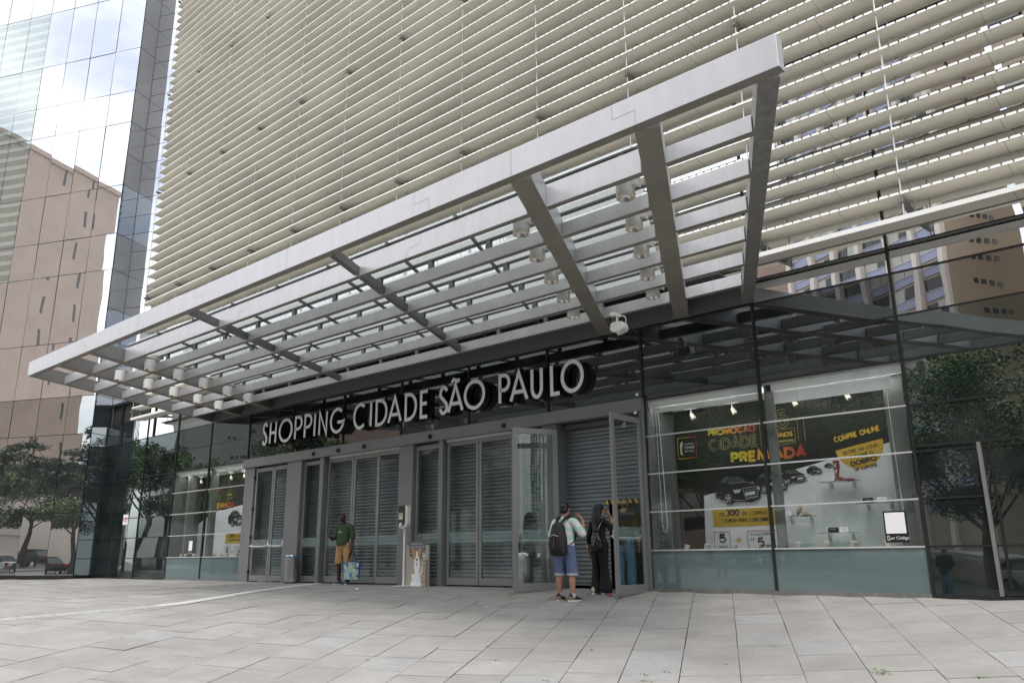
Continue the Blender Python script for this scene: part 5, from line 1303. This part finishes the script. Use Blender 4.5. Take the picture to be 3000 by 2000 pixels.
class Blob:
    """limbs and masses poured together into one continuous skin by a voxel remesh"""
    def __init__(s): s.mb = MB()
    def limb(s, pts, sx=1.0, n=14):
        """pts: (x,y,z,r[,flat]) - flat scales the thickness along y"""
        for a, b in zip(pts, pts[1:]):
            pa, pb = Vector(a[:3]), Vector(b[:3]); ra, rb = a[3], b[3]; fa = a[4] if len(a) > 4 else 1; fb = b[4] if len(b) > 4 else 1
            d = pb-pa; L_ = d.length or 1e-6; d = d/L_
            u = Vector((1, 0, 0)) if abs(d.x) < .85 else Vector((0, 0, 1)); u = (u-d*u.dot(d)).normalized(); v = d.cross(u)
            rings = []
            for k in range(4): ang = math.pi/2*(1-k/4); rings.append((pa-d*ra*math.sin(ang)*fa, ra*math.cos(ang), fa))
            for k in range(5): t_ = k/4; rings.append((pa.lerp(pb, t_), ra+(rb-ra)*t_, fa+(fb-fa)*t_))
            for k in range(1, 5): ang = math.pi/2*k/4; rings.append((pb+d*rb*math.sin(ang)*fb, rb*math.cos(ang), fb))
            k0 = len(s.mb.v)
            for c, r, f in rings:
                r = max(r, 1e-4)
                for j in range(n):
                    q = 2*math.pi*j/n; s.mb.v.append(tuple(c+u*math.cos(q)*r+v*math.sin(q)*r*f))
            for i in range(len(rings)-1):
                for j in range(n):
                    a0 = k0+i*n+j; a1 = k0+i*n+(j+1) % n; s.mb.f.append((a0, a1, a1+n, a0+n))
            s.mb.f.append(tuple(k0+j for j in range(n-1, -1, -1))); e = k0+(len(rings)-1)*n; s.mb.f.append(tuple(e+j for j in range(n)))
        return s
    def ball(s, c, r, n=16):
        k0 = len(s.mb.v); m_ = 10
        for i in range(m_+1):
            p = math.pi*i/m_
            for j in range(n):
                q = 2*math.pi*j/n; rr = max(math.sin(p), 1e-3); s.mb.v.append((c[0]+r[0]*rr*math.cos(q), c[1]+r[1]*rr*math.sin(q), c[2]+r[2]*math.cos(p)))
        for i in range(m_):
            for j in range(n):
                a0 = k0+i*n+j; a1 = k0+i*n+(j+1) % n; s.mb.f.append((a0, a0+n, a1+n, a1))
        s.mb.f.append(tuple(k0+j for j in range(n))); e = k0+m_*n; s.mb.f.append(tuple(e+j for j in range(n-1, -1, -1)))
        return s
    def build(s, name, m, parent, vox=.009, smooth=3, cut=None):
        o = s.mb.build(name, m, parent, world=False)
        md = o.modifiers.new('r', 'REMESH'); md.mode = 'VOXEL'; md.voxel_size = vox
        if smooth: sm = o.modifiers.new('s', 'SMOOTH'); sm.factor = .5; sm.iterations = smooth
        dg = bpy.context.evaluated_depsgraph_get(); dg.update(); me = bpy.data.meshes.new_from_object(o.evaluated_get(dg))
        o.modifiers.clear(); o.data = me
        if cut: 
            bm = bmesh.new(); bm.from_mesh(me)
            for co, no in cut:
                bmesh.ops.bisect_plane(bm, geom=bm.verts[:]+bm.edges[:]+bm.faces[:], plane_co=co, plane_no=no, clear_outer=True)
            bm.to_mesh(me); bm.free()
        for p in me.polygons: p.use_smooth = True
        if not me.materials: me.materials.append(MATS[m])
        return o
def hand(b, wrist, d, palm_n, curl=.5, L_=.085, side=1):
    """five fingers and a thumb rooted in a palm; d = pointing direction, palm_n = normal of the palm"""
    w0 = Vector(wrist); d = Vector(d).normalized(); pn = Vector(palm_n); pn = (pn-d*pn.dot(d)).normalized(); sd_ = d.cross(pn)*side
    pc = w0+d*.045
    for k in (-.024, -.008, .008, .024): b.limb([(*(w0+sd_*k*.6), .016), (*(w0+d*.085+sd_*k*1.15), .0125)], n=8)
    for k, ln in ((-.030, .060), (-.010, .074), (.010, .078), (.030, .070)):
        p = w0+d*.088+sd_*k; q = p+(d*math.cos(curl)+pn*math.sin(curl))*ln*.5; r = q+(d*math.cos(curl*2.1)+pn*math.sin(curl*2.1))*ln*.5
        b.limb([(*p, .0095), (*q, .0085), (*r, .0072)], n=8)
    t0 = w0+d*.03+sd_*.030; t1 = t0+(d*.6+sd_*.7+pn*.3).normalized()*.036; t2 = t1+(d*.9+sd_*.2+pn*.5).normalized()*.030
    b.limb([(*t0, .013), (*t1, .011), (*t2, .009)], n=8)
def shoe(par, c, yaw, m_up, m_sole, L_=.27, m_heel=None, lace=None):
    cy, sy = math.cos(yaw), math.sin(yaw)
    def T(x, y, z): return (c[0]+x*cy-y*sy, c[1]+x*sy+y*cy, c[2]+z)
    b = Blob(); h = L_/2
    b.limb([(*T(0, -h*.62, .065), .042), (*T(0, -h*.1, .062), .043), (*T(0, h*.45, .042), .036), (*T(0, h*.80, .034), .027)]); b.limb([(*T(0, -h*.55, .07), .040), (*T(0, -h*.50, .10), .040)])
    up = b.build('shoe', m_up, par, vox=.008, smooth=2, cut=[((0, 0, c[2]+.022), (0, 0, -1))])
    mb = MB(); n = 22; ring = []
    for i in range(n):
        a = 2*math.pi*i/n; y = math.sin(a)*h*1.03; wd = .046*(1.0 if y > 0 else .86); ring.append(T(math.cos(a)*wd*(1-.15*abs(math.sin(a))), y, 0))
    mb.add([(x, y, z) for x, y, z in ring]+[(x, y, z+.026) for x, y, z in ring], [tuple(range(n-1, -1, -1)), tuple(range(n, 2*n))]+[(i, (i+1) % n, (i+1) % n+n, i+n) for i in range(n)])
    mb.build('sole', m_sole, up, world=False, smooth=True)
    if m_heel:
        b = Blob(); b.limb([(*T(0, -h*.62, .055), .0455), (*T(0, -h*.35, .052), .045)]); b.build('heel_patch', m_heel, up, vox=.008, smooth=1, cut=[((0, 0, c[2]+.026), (0, 0, -1))])
    if lace:
        mb = MB()
        for k in range(4): p = T(-.022, h*(.05+.13*k), .096-.013*k); q = T(.022, h*(.05+.13*k), .096-.013*k); mb.tube([p, T(0, h*(.05+.13*k), .103-.013*k), q], .006, 6)
        mb.build('laces', lace, up, world=False)
    return up
def person_at(name_label, x, y, rz):
    return thing('person', name_label, 'person', (x, y, H(x, y)+.002), rz)
# figures face local +y
def head(b, c, hair=None, tilt=0.0, turn=0.0):
    """skull, jaw, nose, ears, lips and brow around centre c, face towards +y turned and tilted"""
    R_ = Matrix.Rotation(turn, 3, 'Z') @ Matrix.Rotation(-tilt, 3, 'X'); C_ = Vector(c)
    def T(v): q = C_+R_ @ Vector(v); return (q.x, q.y, q.z)
    b.limb([(*T((0, -.02, .035)), .078), (*T((0, .018, .03)), .072)]); b.limb([(*T((0, .02, -.01)), .064), (*T((0, .045, -.065)), .040)]); b.limb([(*T((-.025, .03, -.055)), .035), (*T((.025, .03, -.055)), .035)])
    b.limb([(*T((0, .085, .012)), .011), (*T((0, .104, -.018)), .014)], n=8)
    for s in (-1, 1):
        b.limb([(*T((s*.075, -.005, .02)), .012), (*T((s*.082, -.012, -.02)), .010)], n=8)
        b.limb([(*T((s*.012, .088, .035)), .010), (*T((s*.045, .078, .036)), .010)], n=8)
        b.limb([(*T((s*.035, .070, -.015)), .017), (*T((s*.04, .060, -.02)), .016)], n=8)
    b.limb([(*T((-.02, .083, -.050)), .0085), (*T((.02, .083, -.050)), .0085)], n=8)
    return T
def eyes(T, par):
    for s in (-1, 1):
        mb = MB(); c = T((s*.031, .080, .020)); mb.lathe([(.001, -.009), (.009, -.004), (.011, 0), (.009, .004), (.001, .009)], 0, 0, 10); mb.v = [(a+c[0], b_+c[1], z+c[2]) for a, b_, z in mb.v]
        mb.build('eye', 'hair_black', par, world=False, smooth=True)

# ---- man in green T-shirt, looking down at his phone (faces left, a little towards the street)
P = person_at('man in a dark green T-shirt and khaki shorts looking down at his phone', -16.68, -.42, D2R(196)); FLIP = True
b = Blob()
T = head(b, (0, .075, 1.585), tilt=.62)
b.limb([(0, -.01, 1.40, .058), (0, .045, 1.52, .054)])                        # neck, bent forward
b.limb([(-.15, 0, 1.37, .062), (.15, 0, 1.37, .062)]); b.limb([(0, 0, 1.33, .13, .78), (0, .03, 1.02, .14, .85)]); b.limb([(-.06, 0, .92, .12), (.06, 0, .92, .12)])
# left arm (local -x is his left... carries the phone), right arm hangs with the bag
b.limb([(-.19, .0, 1.36, .055), (-.235, .03, 1.10, .044), (-.17, .26, 1.06, .034), (-.13, .30, 1.075, .026)])
hand(b, (-.13, .305, 1.075), (.35, .9, .15), (.2, .1, 1), curl=.75, side=-1)
b.limb([(.20, -.01, 1.36, .056), (.255, -.02, 1.08, .045), (.27, .03, .83, .034), (.272, .045, .79, .028)])
hand(b, (.272, .045, .79), (0, .05, -1), (-1, 0, 0), curl=1.0)
b.limb([(-.09, 0, .90, .085), (-.11, .02, .50, .058), (-.115, -.01, .36, .056), (-.115, -.02, .10, .038)])
b.limb([(.09, 0, .90, .085), (.11, -.02, .50, .058), (.12, -.05, .36, .056), (.125, -.06, .10, .038)])
body = b.build('body', 'skin_dark', P)
eyes(T, body)
b = Blob(); c = T((0, -.022, .055)); b.ball(c, (.080, .090, .068)); b.build('hair', 'hair_grey', P, vox=.009, cut=[((0, c[1]+.045, c[2]), (0, .8, -.6))])
b = Blob()
b.limb([(-.16, 0, 1.375, .075), (.16, 0, 1.375, .075)]); b.limb([(0, -.005, 1.33, .165, .78), (0, .02, 1.13, .165, .88), (0, .035, .98, .168, .92)]); b.limb([(0, .0, 1.40, .085, .9), (0, .01, 1.435, .075, .9)])
b.limb([(-.19, .0, 1.365, .072), (-.235, .025, 1.14, .070)]); b.limb([(.20, -.01, 1.365, .072), (.255, -.02, 1.12, .070)])
sh = b.build('t_shirt', 'shirt_green', P, cut=[((0, 0, .925), (0, 0, -1)), ((0, 0, 1.455), (0, 0, 1))])
mb = MB(); ribbon(mb, [(-.05, 1.235), (.055, 1.235)], .014, 0); ribbon(mb, [(-.03, 1.262), (.03, 1.262)], .010, 0); mb.v = [(x, .16, z) for x, _, z in mb.v]; mb.build('shirt_print', 'paper_note', sh, world=False)
mb = MB(); disc(mb, .0, 1.222, .018, 0, 10); mb.v = [(x, .162, z) for x, _, z in mb.v]; mb.build('shirt_print', 'lace_red', sh, world=False)
b = Blob(); b.limb([(-.065, .005, .93, .128), (.065, .005, .93, .128)]); b.limb([(-.085, 0, .88, .108), (-.115, .015, .56, .094), (-.12, .01, .50, .094)]); b.limb([(.085, 0, .88, .108), (.13, -.02, .56, .094), (.135, -.025, .50, .094)])
b.build('shorts', 'shorts_khaki', P, cut=[((0, 0, .50), (0, 0, -1)), ((0, 0, 1.0), (0, 0, 1))])
for x, y in ((-.105, -.02), (.125, -.06)):
    mb = MB(); mb.tube([(x, y, .15), (x, y, .07)], [.043, .040], 14); mb.build('sock', 'cloth_black', P, world=False, smooth=True)
shoe(P, (-.105, .035, 0), .15, 'sneaker_grey', 'sole_white', .30, lace='lace_red'); shoe(P, (.13, .0, 0), -.55, 'sneaker_grey', 'sole_white', .30, lace='lace_red')
def wpt(P_, v): return P_.matrix_world @ Vector(v)
FLIP = False
bpy.context.view_layer.update()
c = wpt(P, (.06, .40, 1.115)); t = thing('phone', 'black phone held by the man in the green T-shirt', 'phone', c, P.rotation_euler.z)
mb = MB(); mb.box(-.038, .038, -.07, .07, -.004, .004); o = mb.build('phone_case', 'black_plastic', t, world=False, bevel=.003); o.rotation_euler = (.35, 0, -.2)
mb = MB(); mb.box(-.033, .033, -.062, .062, .0042, .0048); s_ = mb.build('phone_screen', 'window_dark', o, world=False)
# tote bag hanging from his right hand
def tote_mat():
    m, t, b = newmat('tote_print'); tcn = t.nodes.new('ShaderNodeTexCoord'); v = t.nodes.new('ShaderNodeTexVoronoi'); v.inputs['Scale'].default_value = 20
    r_ = t.nodes.new('ShaderNodeValToRGB'); r_.color_ramp.interpolation = 'CONSTANT'; e = r_.color_ramp.elements; e[0].color = (.42, .55, .50, 1); e[1].position = .45; e[1].color = (.60, .64, .55, 1)
    for p_, c_ in ((.62, (.05, .22, .55, 1)), (.74, (.55, .52, .08, 1)), (.85, (.40, .52, .55, 1)), (.95, (.02, .08, .25, 1))): q = e.new(p_); q.color = c_
    s2 = t.nodes.new('ShaderNodeSeparateXYZ'); t.links.new(tcn.outputs['Object'], v.inputs[0]); t.links.new(v.outputs['Color'], s2.inputs[0]); t.links.new(s2.outputs[0], r_.inputs[0]); t.links.new(r_.outputs[0], b.inputs['Base Color'])
tote_mat(); mat('tote_blue', (.03, .16, .50), .5); mat('strap_navy', (.015, .025, .06), .7)
t = thing('tote_bag', 'blue and green patterned shopping bag carried by the man in green', 'bag', tuple(wpt(P, (-.30, .03, .118))), D2R(40))
mb = MB(); mb.prism([(-.185, 0), (.185, 0), (.195, .41), (-.195, .41)], -.055, .055); bb = mb.build('bag_body', 'tote_blue', t, world=False, bevel=.01)
mb = MB(); mb.prism([(-.175, .012), (.175, .012), (.185, .395), (-.185, .395)], -.0595, -.0565); mb.build('bag_print', 'tote_print', bb, world=False)
for yy in (-.058, .058):
    mb = MB(); mb.tube([(-.10, yy, .30), (-.10, yy, .44), (-.04, yy*.3, .66), (.04, yy*.3, .66), (.10, yy, .44), (.10, yy, .30)], .009, 6); mb.build('bag_handle', 'strap_navy', t, world=False, smooth=True)

# ---- man with backpack, seen from behind, right hand at his glasses
P = person_at('man in a mint and white striped polo shirt and denim shorts', -8.93, -1.50, D2R(4))
b = Blob()
T = head(b, (0, .02, 1.535), tilt=.10)
b.limb([(0, -.01, 1.36, .058), (0, .005, 1.47, .056)]); b.limb([(-.15, 0, 1.32, .06), (.15, 0, 1.32, .06)]); b.limb([(0, 0, 1.28, .13, .75), (0, 0, .98, .125, .8)]); b.limb([(-.06, 0, .88, .12), (.06, 0, .88, .12)])
b.limb([(-.20, 0, 1.31, .055), (-.265, -.02, 1.05, .045), (-.235, .06, .82, .035), (-.232, .07, .79, .028)]); hand(b, (-.232, .07, .79), (.02, .08, -1), (1, 0, 0), curl=.35, side=-1)
b.limb([(.20, 0, 1.31, .055), (.34, .05, 1.10, .046), (.245, .20, 1.33, .034), (.215, .19, 1.40, .028)]); hand(b, (.215, .19, 1.40), (-.55, -.15, .75), (-.9, -.2, -.2), curl=.9, L_=.08)
b.limb([(-.09, 0, .87, .085), (-.115, .0, .48, .058), (-.125, -.03, .34, .058), (-.13, -.02, .09, .036)]); b.limb([(.09, 0, .87, .085), (.13, .0, .48, .058), (.145, -.03, .34, .058), (.15, -.02, .09, .036)])
body = b.build('body', 'skin_tan', P); eyes(T, body)
b = Blob(); b.ball((0, -.008, 1.590), (.088, .100, .082)); b.ball((0, -.030, 1.535), (.080, .075, .070)); b.build('hair', 'hair_black', P, vox=.009, cut=[((0, .055, 1.575), (0, .75, -.66))])
b = Blob(); b.limb([(-.16, 0, 1.325, .074), (.16, 0, 1.325, .074)]); b.limb([(0, 0, 1.28, .170, .72), (0, 0, 1.05, .165, .78), (0, 0, .90, .175, .80), (0, 0, .84, .178, .80)])
b.limb([(-.20, 0, 1.315, .074), (-.265, -.015, 1.10, .076)]); b.limb([(.20, 0, 1.315, .074), (.325, .045, 1.13, .076)])
sh = b.build('polo_shirt', 'polo_stripes', P, cut=[((0, 0, .80), (0, 0, -1)), ((0, 0, 1.40), (0, 0, 1))])
b = Blob(); b.limb([(0, -.012, 1.375, .072), (0, -.005, 1.41, .066)]); b.build('collar', 'chalk', sh, vox=.01, cut=[((0, 0, 1.42), (0, 0, 1))])
b = Blob(); b.limb([(-.07, 0, .86, .128, .95), (.07, 0, .86, .128, .95)]); b.limb([(-.092, 0, .82, .108), (-.125, 0, .46, .096)]); b.limb([(.092, 0, .82, .108), (.14, 0, .46, .096)])
st = b.build('shorts', 'denim_mid', P, cut=[((0, 0, .44), (0, 0, -1)), ((0, 0, .95), (0, 0, 1))])
for x in (-.12, .136):
    mb = MB(); mb.lathe([(.093, .425), (.101, .428), (.101, .462), (.097, .465)], x, 0, 22); mb.build('cuff', 'denim_cuff', st, smooth=True, world=False)
for x in (-.13, .15):
    mb = MB(); mb.tube([(x, -.02, .135), (x, -.02, .07)], [.042, .040], 14); mb.build('sock', 'sock', P, world=False, smooth=True)
shoe(P, (-.13, .02, 0), .05, 'shoe_navy', 'sole_white', .29, m_heel='shoe_tan'); shoe(P, (.155, .02, 0), -.35, 'shoe_navy', 'sole_white', .29, m_heel='shoe_tan')
t = thing('backpack', 'large black backpack worn over the striped polo shirt', 'backpack', P.location, P.rotation_euler.z)
b = Blob(); b.limb([(0, -.215, 1.22, .125, .85), (0, -.225, 1.04, .175, .72), (0, -.225, .90, .180, .72)]); b.limb([(-.085, -.22, .84, .095, .95), (.085, -.22, .84, .095, .95)]); bk = b.build('bag_body', 'pack_black', t, vox=.012, smooth=3)
b = Blob(); b.limb([(0, -.31, 1.02, .09, .55), (0, -.325, .86, .105, .5)]); b.build('front_pocket', 'cloth_black', bk, vox=.011, smooth=2)
mb = MB(); mb.tube([(-.095, -.352, 1.075), (-.03, -.372, 1.10), (.03, -.372, 1.10), (.095, -.352, 1.075)], .0045, 5); mb.build('zip', 'print_light', bk, world=False)
mb = MB(); mb.tube([(.01, -.372, 1.03), (.012, -.388, .90)], .0035, 5); mb.build('zip', 'poster_red', bk, world=False)
for s in (-1, 1):
    mb = MB(); mb.tube([(s*.05, -.20, 1.30), (s*.085, -.10, 1.395), (s*.105, .02, 1.40), (s*.13, .12, 1.32), (s*.15, .14, 1.16), (s*.165, .04, 1.0), (s*.16, -.14, .92)], [.024, .030, .030, .028, .022, .012, .010], 8); mb.build('shoulder_strap', 'pack_black', t, world=False, smooth=True)

MAN2 = P
# ---- woman in black
P = person_at('woman with long black hair in black top and black flared trousers', -8.84, -.60, D2R(-4))
b = Blob()
T = head(b, (.02, .03, 1.46), tilt=.05, turn=-.35)
b.limb([(0, 0, 1.28, .048), (.01, .01, 1.40, .048)]); b.limb([(-.12, 0, 1.26, .052), (.12, 0, 1.26, .052)]); b.limb([(0, 0, 1.2, .11, .75), (0, 0, .98, .10, .8)]); b.limb([(-.05, 0, .85, .115), (.05, 0, .85, .115)])
b.limb([(-.165, 0, 1.25, .045), (-.225, -.03, 1.02, .038), (-.29, .02, .82, .030), (-.295, .03, .785, .024)]); hand(b, (-.295, .03, .785), (.05, .15, -1), (1, 0, .1), curl=.55, side=-1)
b.limb([(.165, 0, 1.25, .045), (.235, .10, 1.10, .038), (.14, .19, 1.33, .029), (.125, .17, 1.38, .024)]); hand(b, (.125, .17, 1.38), (-.35, -.1, .9), (-.8, -.4, 0), curl=.8)
b.limb([(-.08, 0, .85, .085), (-.09, 0, .45, .055), (-.10, -.01, .09, .035)]); b.limb([(.08, 0, .85, .085), (.09, 0, .45, .055), (.10, -.01, .09, .035)])
body = b.build('body', 'skin_tan', P); eyes(T, body)
b = Blob(); b.ball((.015, 0, 1.515), (.090, .100, .085)); b.limb([(0, -.035, 1.50, .085, .9), (0, -.085, 1.32, .100, .6), (.01, -.105, 1.12, .085, .5), (.0, -.10, 1.02, .045, .5)]); b.build('hair', 'hair_black', P, vox=.01, cut=[((.02, .085, 1.50), (.25, .93, -.25))])
b = Blob(); b.limb([(-.125, 0, 1.265, .060), (.125, 0, 1.265, .060)]); b.limb([(0, 0, 1.2, .138, .75), (0, 0, 1.02, .118, .85), (0, 0, .86, .155, .82), (0, -.01, .80, .160, .85)])
b.limb([(-.165, 0, 1.255, .054), (-.225, -.03, 1.02, .047), (-.258, -.0, .915, .042)]); b.limb([(.165, 0, 1.255, .054), (.235, .10, 1.10, .048), (.19, .15, 1.21, .042)]); b.build('blouse', 'cloth_black', P, cut=[((0, 0, .74), (0, 0, -1))])
b = Blob(); b.limb([(-.055, -.005, .85, .130), (.055, -.005, .85, .130)]); b.limb([(-.08, -.005, .82, .105), (-.09, 0, .48, .078), (-.10, .0, .30, .085), (-.105, .01, .09, .118)]); b.limb([(.08, -.005, .82, .105), (.09, 0, .48, .078), (.10, 0, .30, .085), (.11, .01, .09, .118)])
b.build('trousers', 'cloth_black', P, cut=[((0, 0, .035), (0, 0, -1))])
shoe(P, (-.12, -.02, 0), .2, 'shoe_beige', 'sole_white', .25); shoe(P, (.11, .03, 0), -.1, 'shoe_navy', 'sole_white', .25)
mb = MB(); mb.lathe([(.034, .828), (.038, .835), (.034, .842)], -.29, .02, 18, cap=False); mb.build('bracelet', 'lens_ring', P, world=False, smooth=True)
bpy.context.view_layer.update()
t = thing('phone', 'black phone with a white cable hanging in the black-clad woman\'s left hand', 'phone', wpt(P, (-.245, .06, .69)), P.rotation_euler.z)
mb = MB(); mb.box(-.036, .036, -.005, .005, -.075, .075); o = mb.build('phone_case', 'black_plastic', t, world=False, bevel=.003); o.rotation_euler = (0, .35, .3)
mb = MB(); mb.box(-.037, -.034, -.006, .006, -.07, .07); mb.build('phone_edge', 'print_light', o, world=False)
mb = MB(); mb.tube([(.01, 0, -.08), (-.02, .0, -.15), (-.04, 0, -.19), (.0, 0, -.14), (.03, 0, -.10)], .004, 5); mb.build('cable', 'print_light', t, world=False)
t = thing('backpack', 'small shiny black studded backpack hung from the woman\'s right shoulder', 'backpack', P.location, P.rotation_euler.z)
b = Blob(); b.limb([(.10, -.19, 1.04, .060, .8), (.115, -.20, .92, .115, .7), (.115, -.20, .86, .120, .7)]); b.limb([(.06, -.20, .83, .07, .9), (.17, -.20, .83, .07, .9)]); bk = b.build('bag_body', 'pack_shiny', t, vox=.010, smooth=2)
b = Blob(); b.limb([(.115, -.262, .90, .065, .5), (.115, -.27, .84, .075, .5)]); b.build('front_pocket', 'pack_shiny', bk, vox=.010, smooth=2)
for k in range(13):
    a = D2R(-30+20*k); sx_, sz_ = .115+math.cos(a)*.105, .93+math.sin(a)*.12; mb = MB(); mb.lathe([(.001, -.006), (.007, 0), (.001, .006)], 0, 0, 6); mb.v = [(p[0]+sx_, p[1]-.275+abs(math.cos(a))*.045, p[2]+sz_) for p in mb.v]; mb.build('stud', 'chrome', bk, world=False)
mb = MB(); mb.tube([(.09, -.20, 1.10), (.02, -.14, 1.20), (-.05, -.10, 1.30), (-.08, 0, 1.325), (-.08, .08, 1.25)], .013, 6); mb.build('shoulder_strap', 'pack_shiny', t, world=False, smooth=True)
mb = MB(); mb.tube([(.12, -.20, 1.10), (.14, -.10, 1.25), (.13, .0, 1.32), (.13, .09, 1.24)], .013, 6); mb.build('shoulder_strap', 'pack_shiny', t, world=False, smooth=True)

# ---- bald man in black T-shirt and jeans at the wicket
P = person_at('bald man in black T-shirt and blue jeans behind the open door leaf', -8.66, -.05, D2R(2))
b = Blob()
T = head(b, (0, .05, 1.53), tilt=.25)
b.limb([(0, 0, 1.36, .062), (0, .02, 1.46, .060)]); b.limb([(-.16, 0, 1.33, .065), (.16, 0, 1.33, .065)]); b.limb([(0, 0, 1.28, .14, .78), (0, 0, .98, .14, .85)]); b.limb([(-.06, 0, .88, .125), (.06, 0, .88, .125)])
b.limb([(-.205, 0, 1.32, .06), (-.25, .05, 1.06, .047), (-.20, .22, .95, .035), (-.19, .25, .95, .028)]); hand(b, (-.19, .25, .95), (.2, .95, -.1), (.3, 0, -1), curl=.6, side=-1)
b.limb([(.205, 0, 1.32, .06), (.265, .0, 1.05, .047), (.28, .05, .83, .036), (.28, .06, .80, .028)]); hand(b, (.28, .06, .80), (0, .1, -1), (-1, 0, 0), curl=.5)
b.limb([(-.09, 0, .88, .09), (-.10, 0, .48, .06), (-.11, -.02, .09, .038)]); b.limb([(.09, 0, .88, .09), (.11, .02, .48, .06), (.13, .0, .09, .038)])
body = b.build('body', 'skin_tan', P); eyes(T, body)
b = Blob(); b.ball((0, .02, 1.530), (.080, .085, .060)); b.build('hair', 'hair_grey', P, vox=.009, cut=[((0, .04, 1.53), (0, .9, 0)), ((0, 0, 1.56), (0, 0, 1))])
b = Blob(); b.limb([(-.165, 0, 1.335, .078), (.165, 0, 1.335, .078)]); b.limb([(0, 0, 1.28, .178, .76), (0, 0, 1.05, .178, .85), (0, 0, .87, .178, .9)])
b.limb([(-.205, 0, 1.325, .078), (-.24, .03, 1.12, .076)]); b.limb([(.205, 0, 1.325, .078), (.26, 0, 1.11, .076)]); b.build('t_shirt', 'shirt_black', P, cut=[((0, 0, .82), (0, 0, -1)), ((0, 0, 1.42), (0, 0, 1))])
b = Blob(); b.limb([(-.07, 0, .86, .13), (.07, 0, .86, .13)]); b.limb([(-.09, 0, .83, .115), (-.11, 0, .48, .092), (-.115, -.01, .26, .088), (-.11, .01, .07, .092)]); b.limb([(.09, 0, .83, .115), (.12, .02, .48, .092), (.13, .0, .26, .090), (.13, .01, .07, .092)])
b.build('jeans', 'denim_blue', P, cut=[((0, 0, .035), (0, 0, -1))])
shoe(P, (-.11, .02, 0), .1, 'shoe_beige', 'sole_white', .29); shoe(P, (.14, .03, 0), -.1, 'shoe_beige', 'sole_white', .29)

# ---- two passers-by on the plaza behind the camera, seen only as reflections
dup(MAN2, (-14.6, -15.2, H(-14.6, -15.2)), D2R(150), 'passer-by in a striped polo shirt mirrored in the panel below the right shop window')
dup(P, (-7.1, -15.0, H(-7.1, -15.0)), D2R(200), 'passer-by in black T-shirt mirrored in the lowest pane beside the glass door')
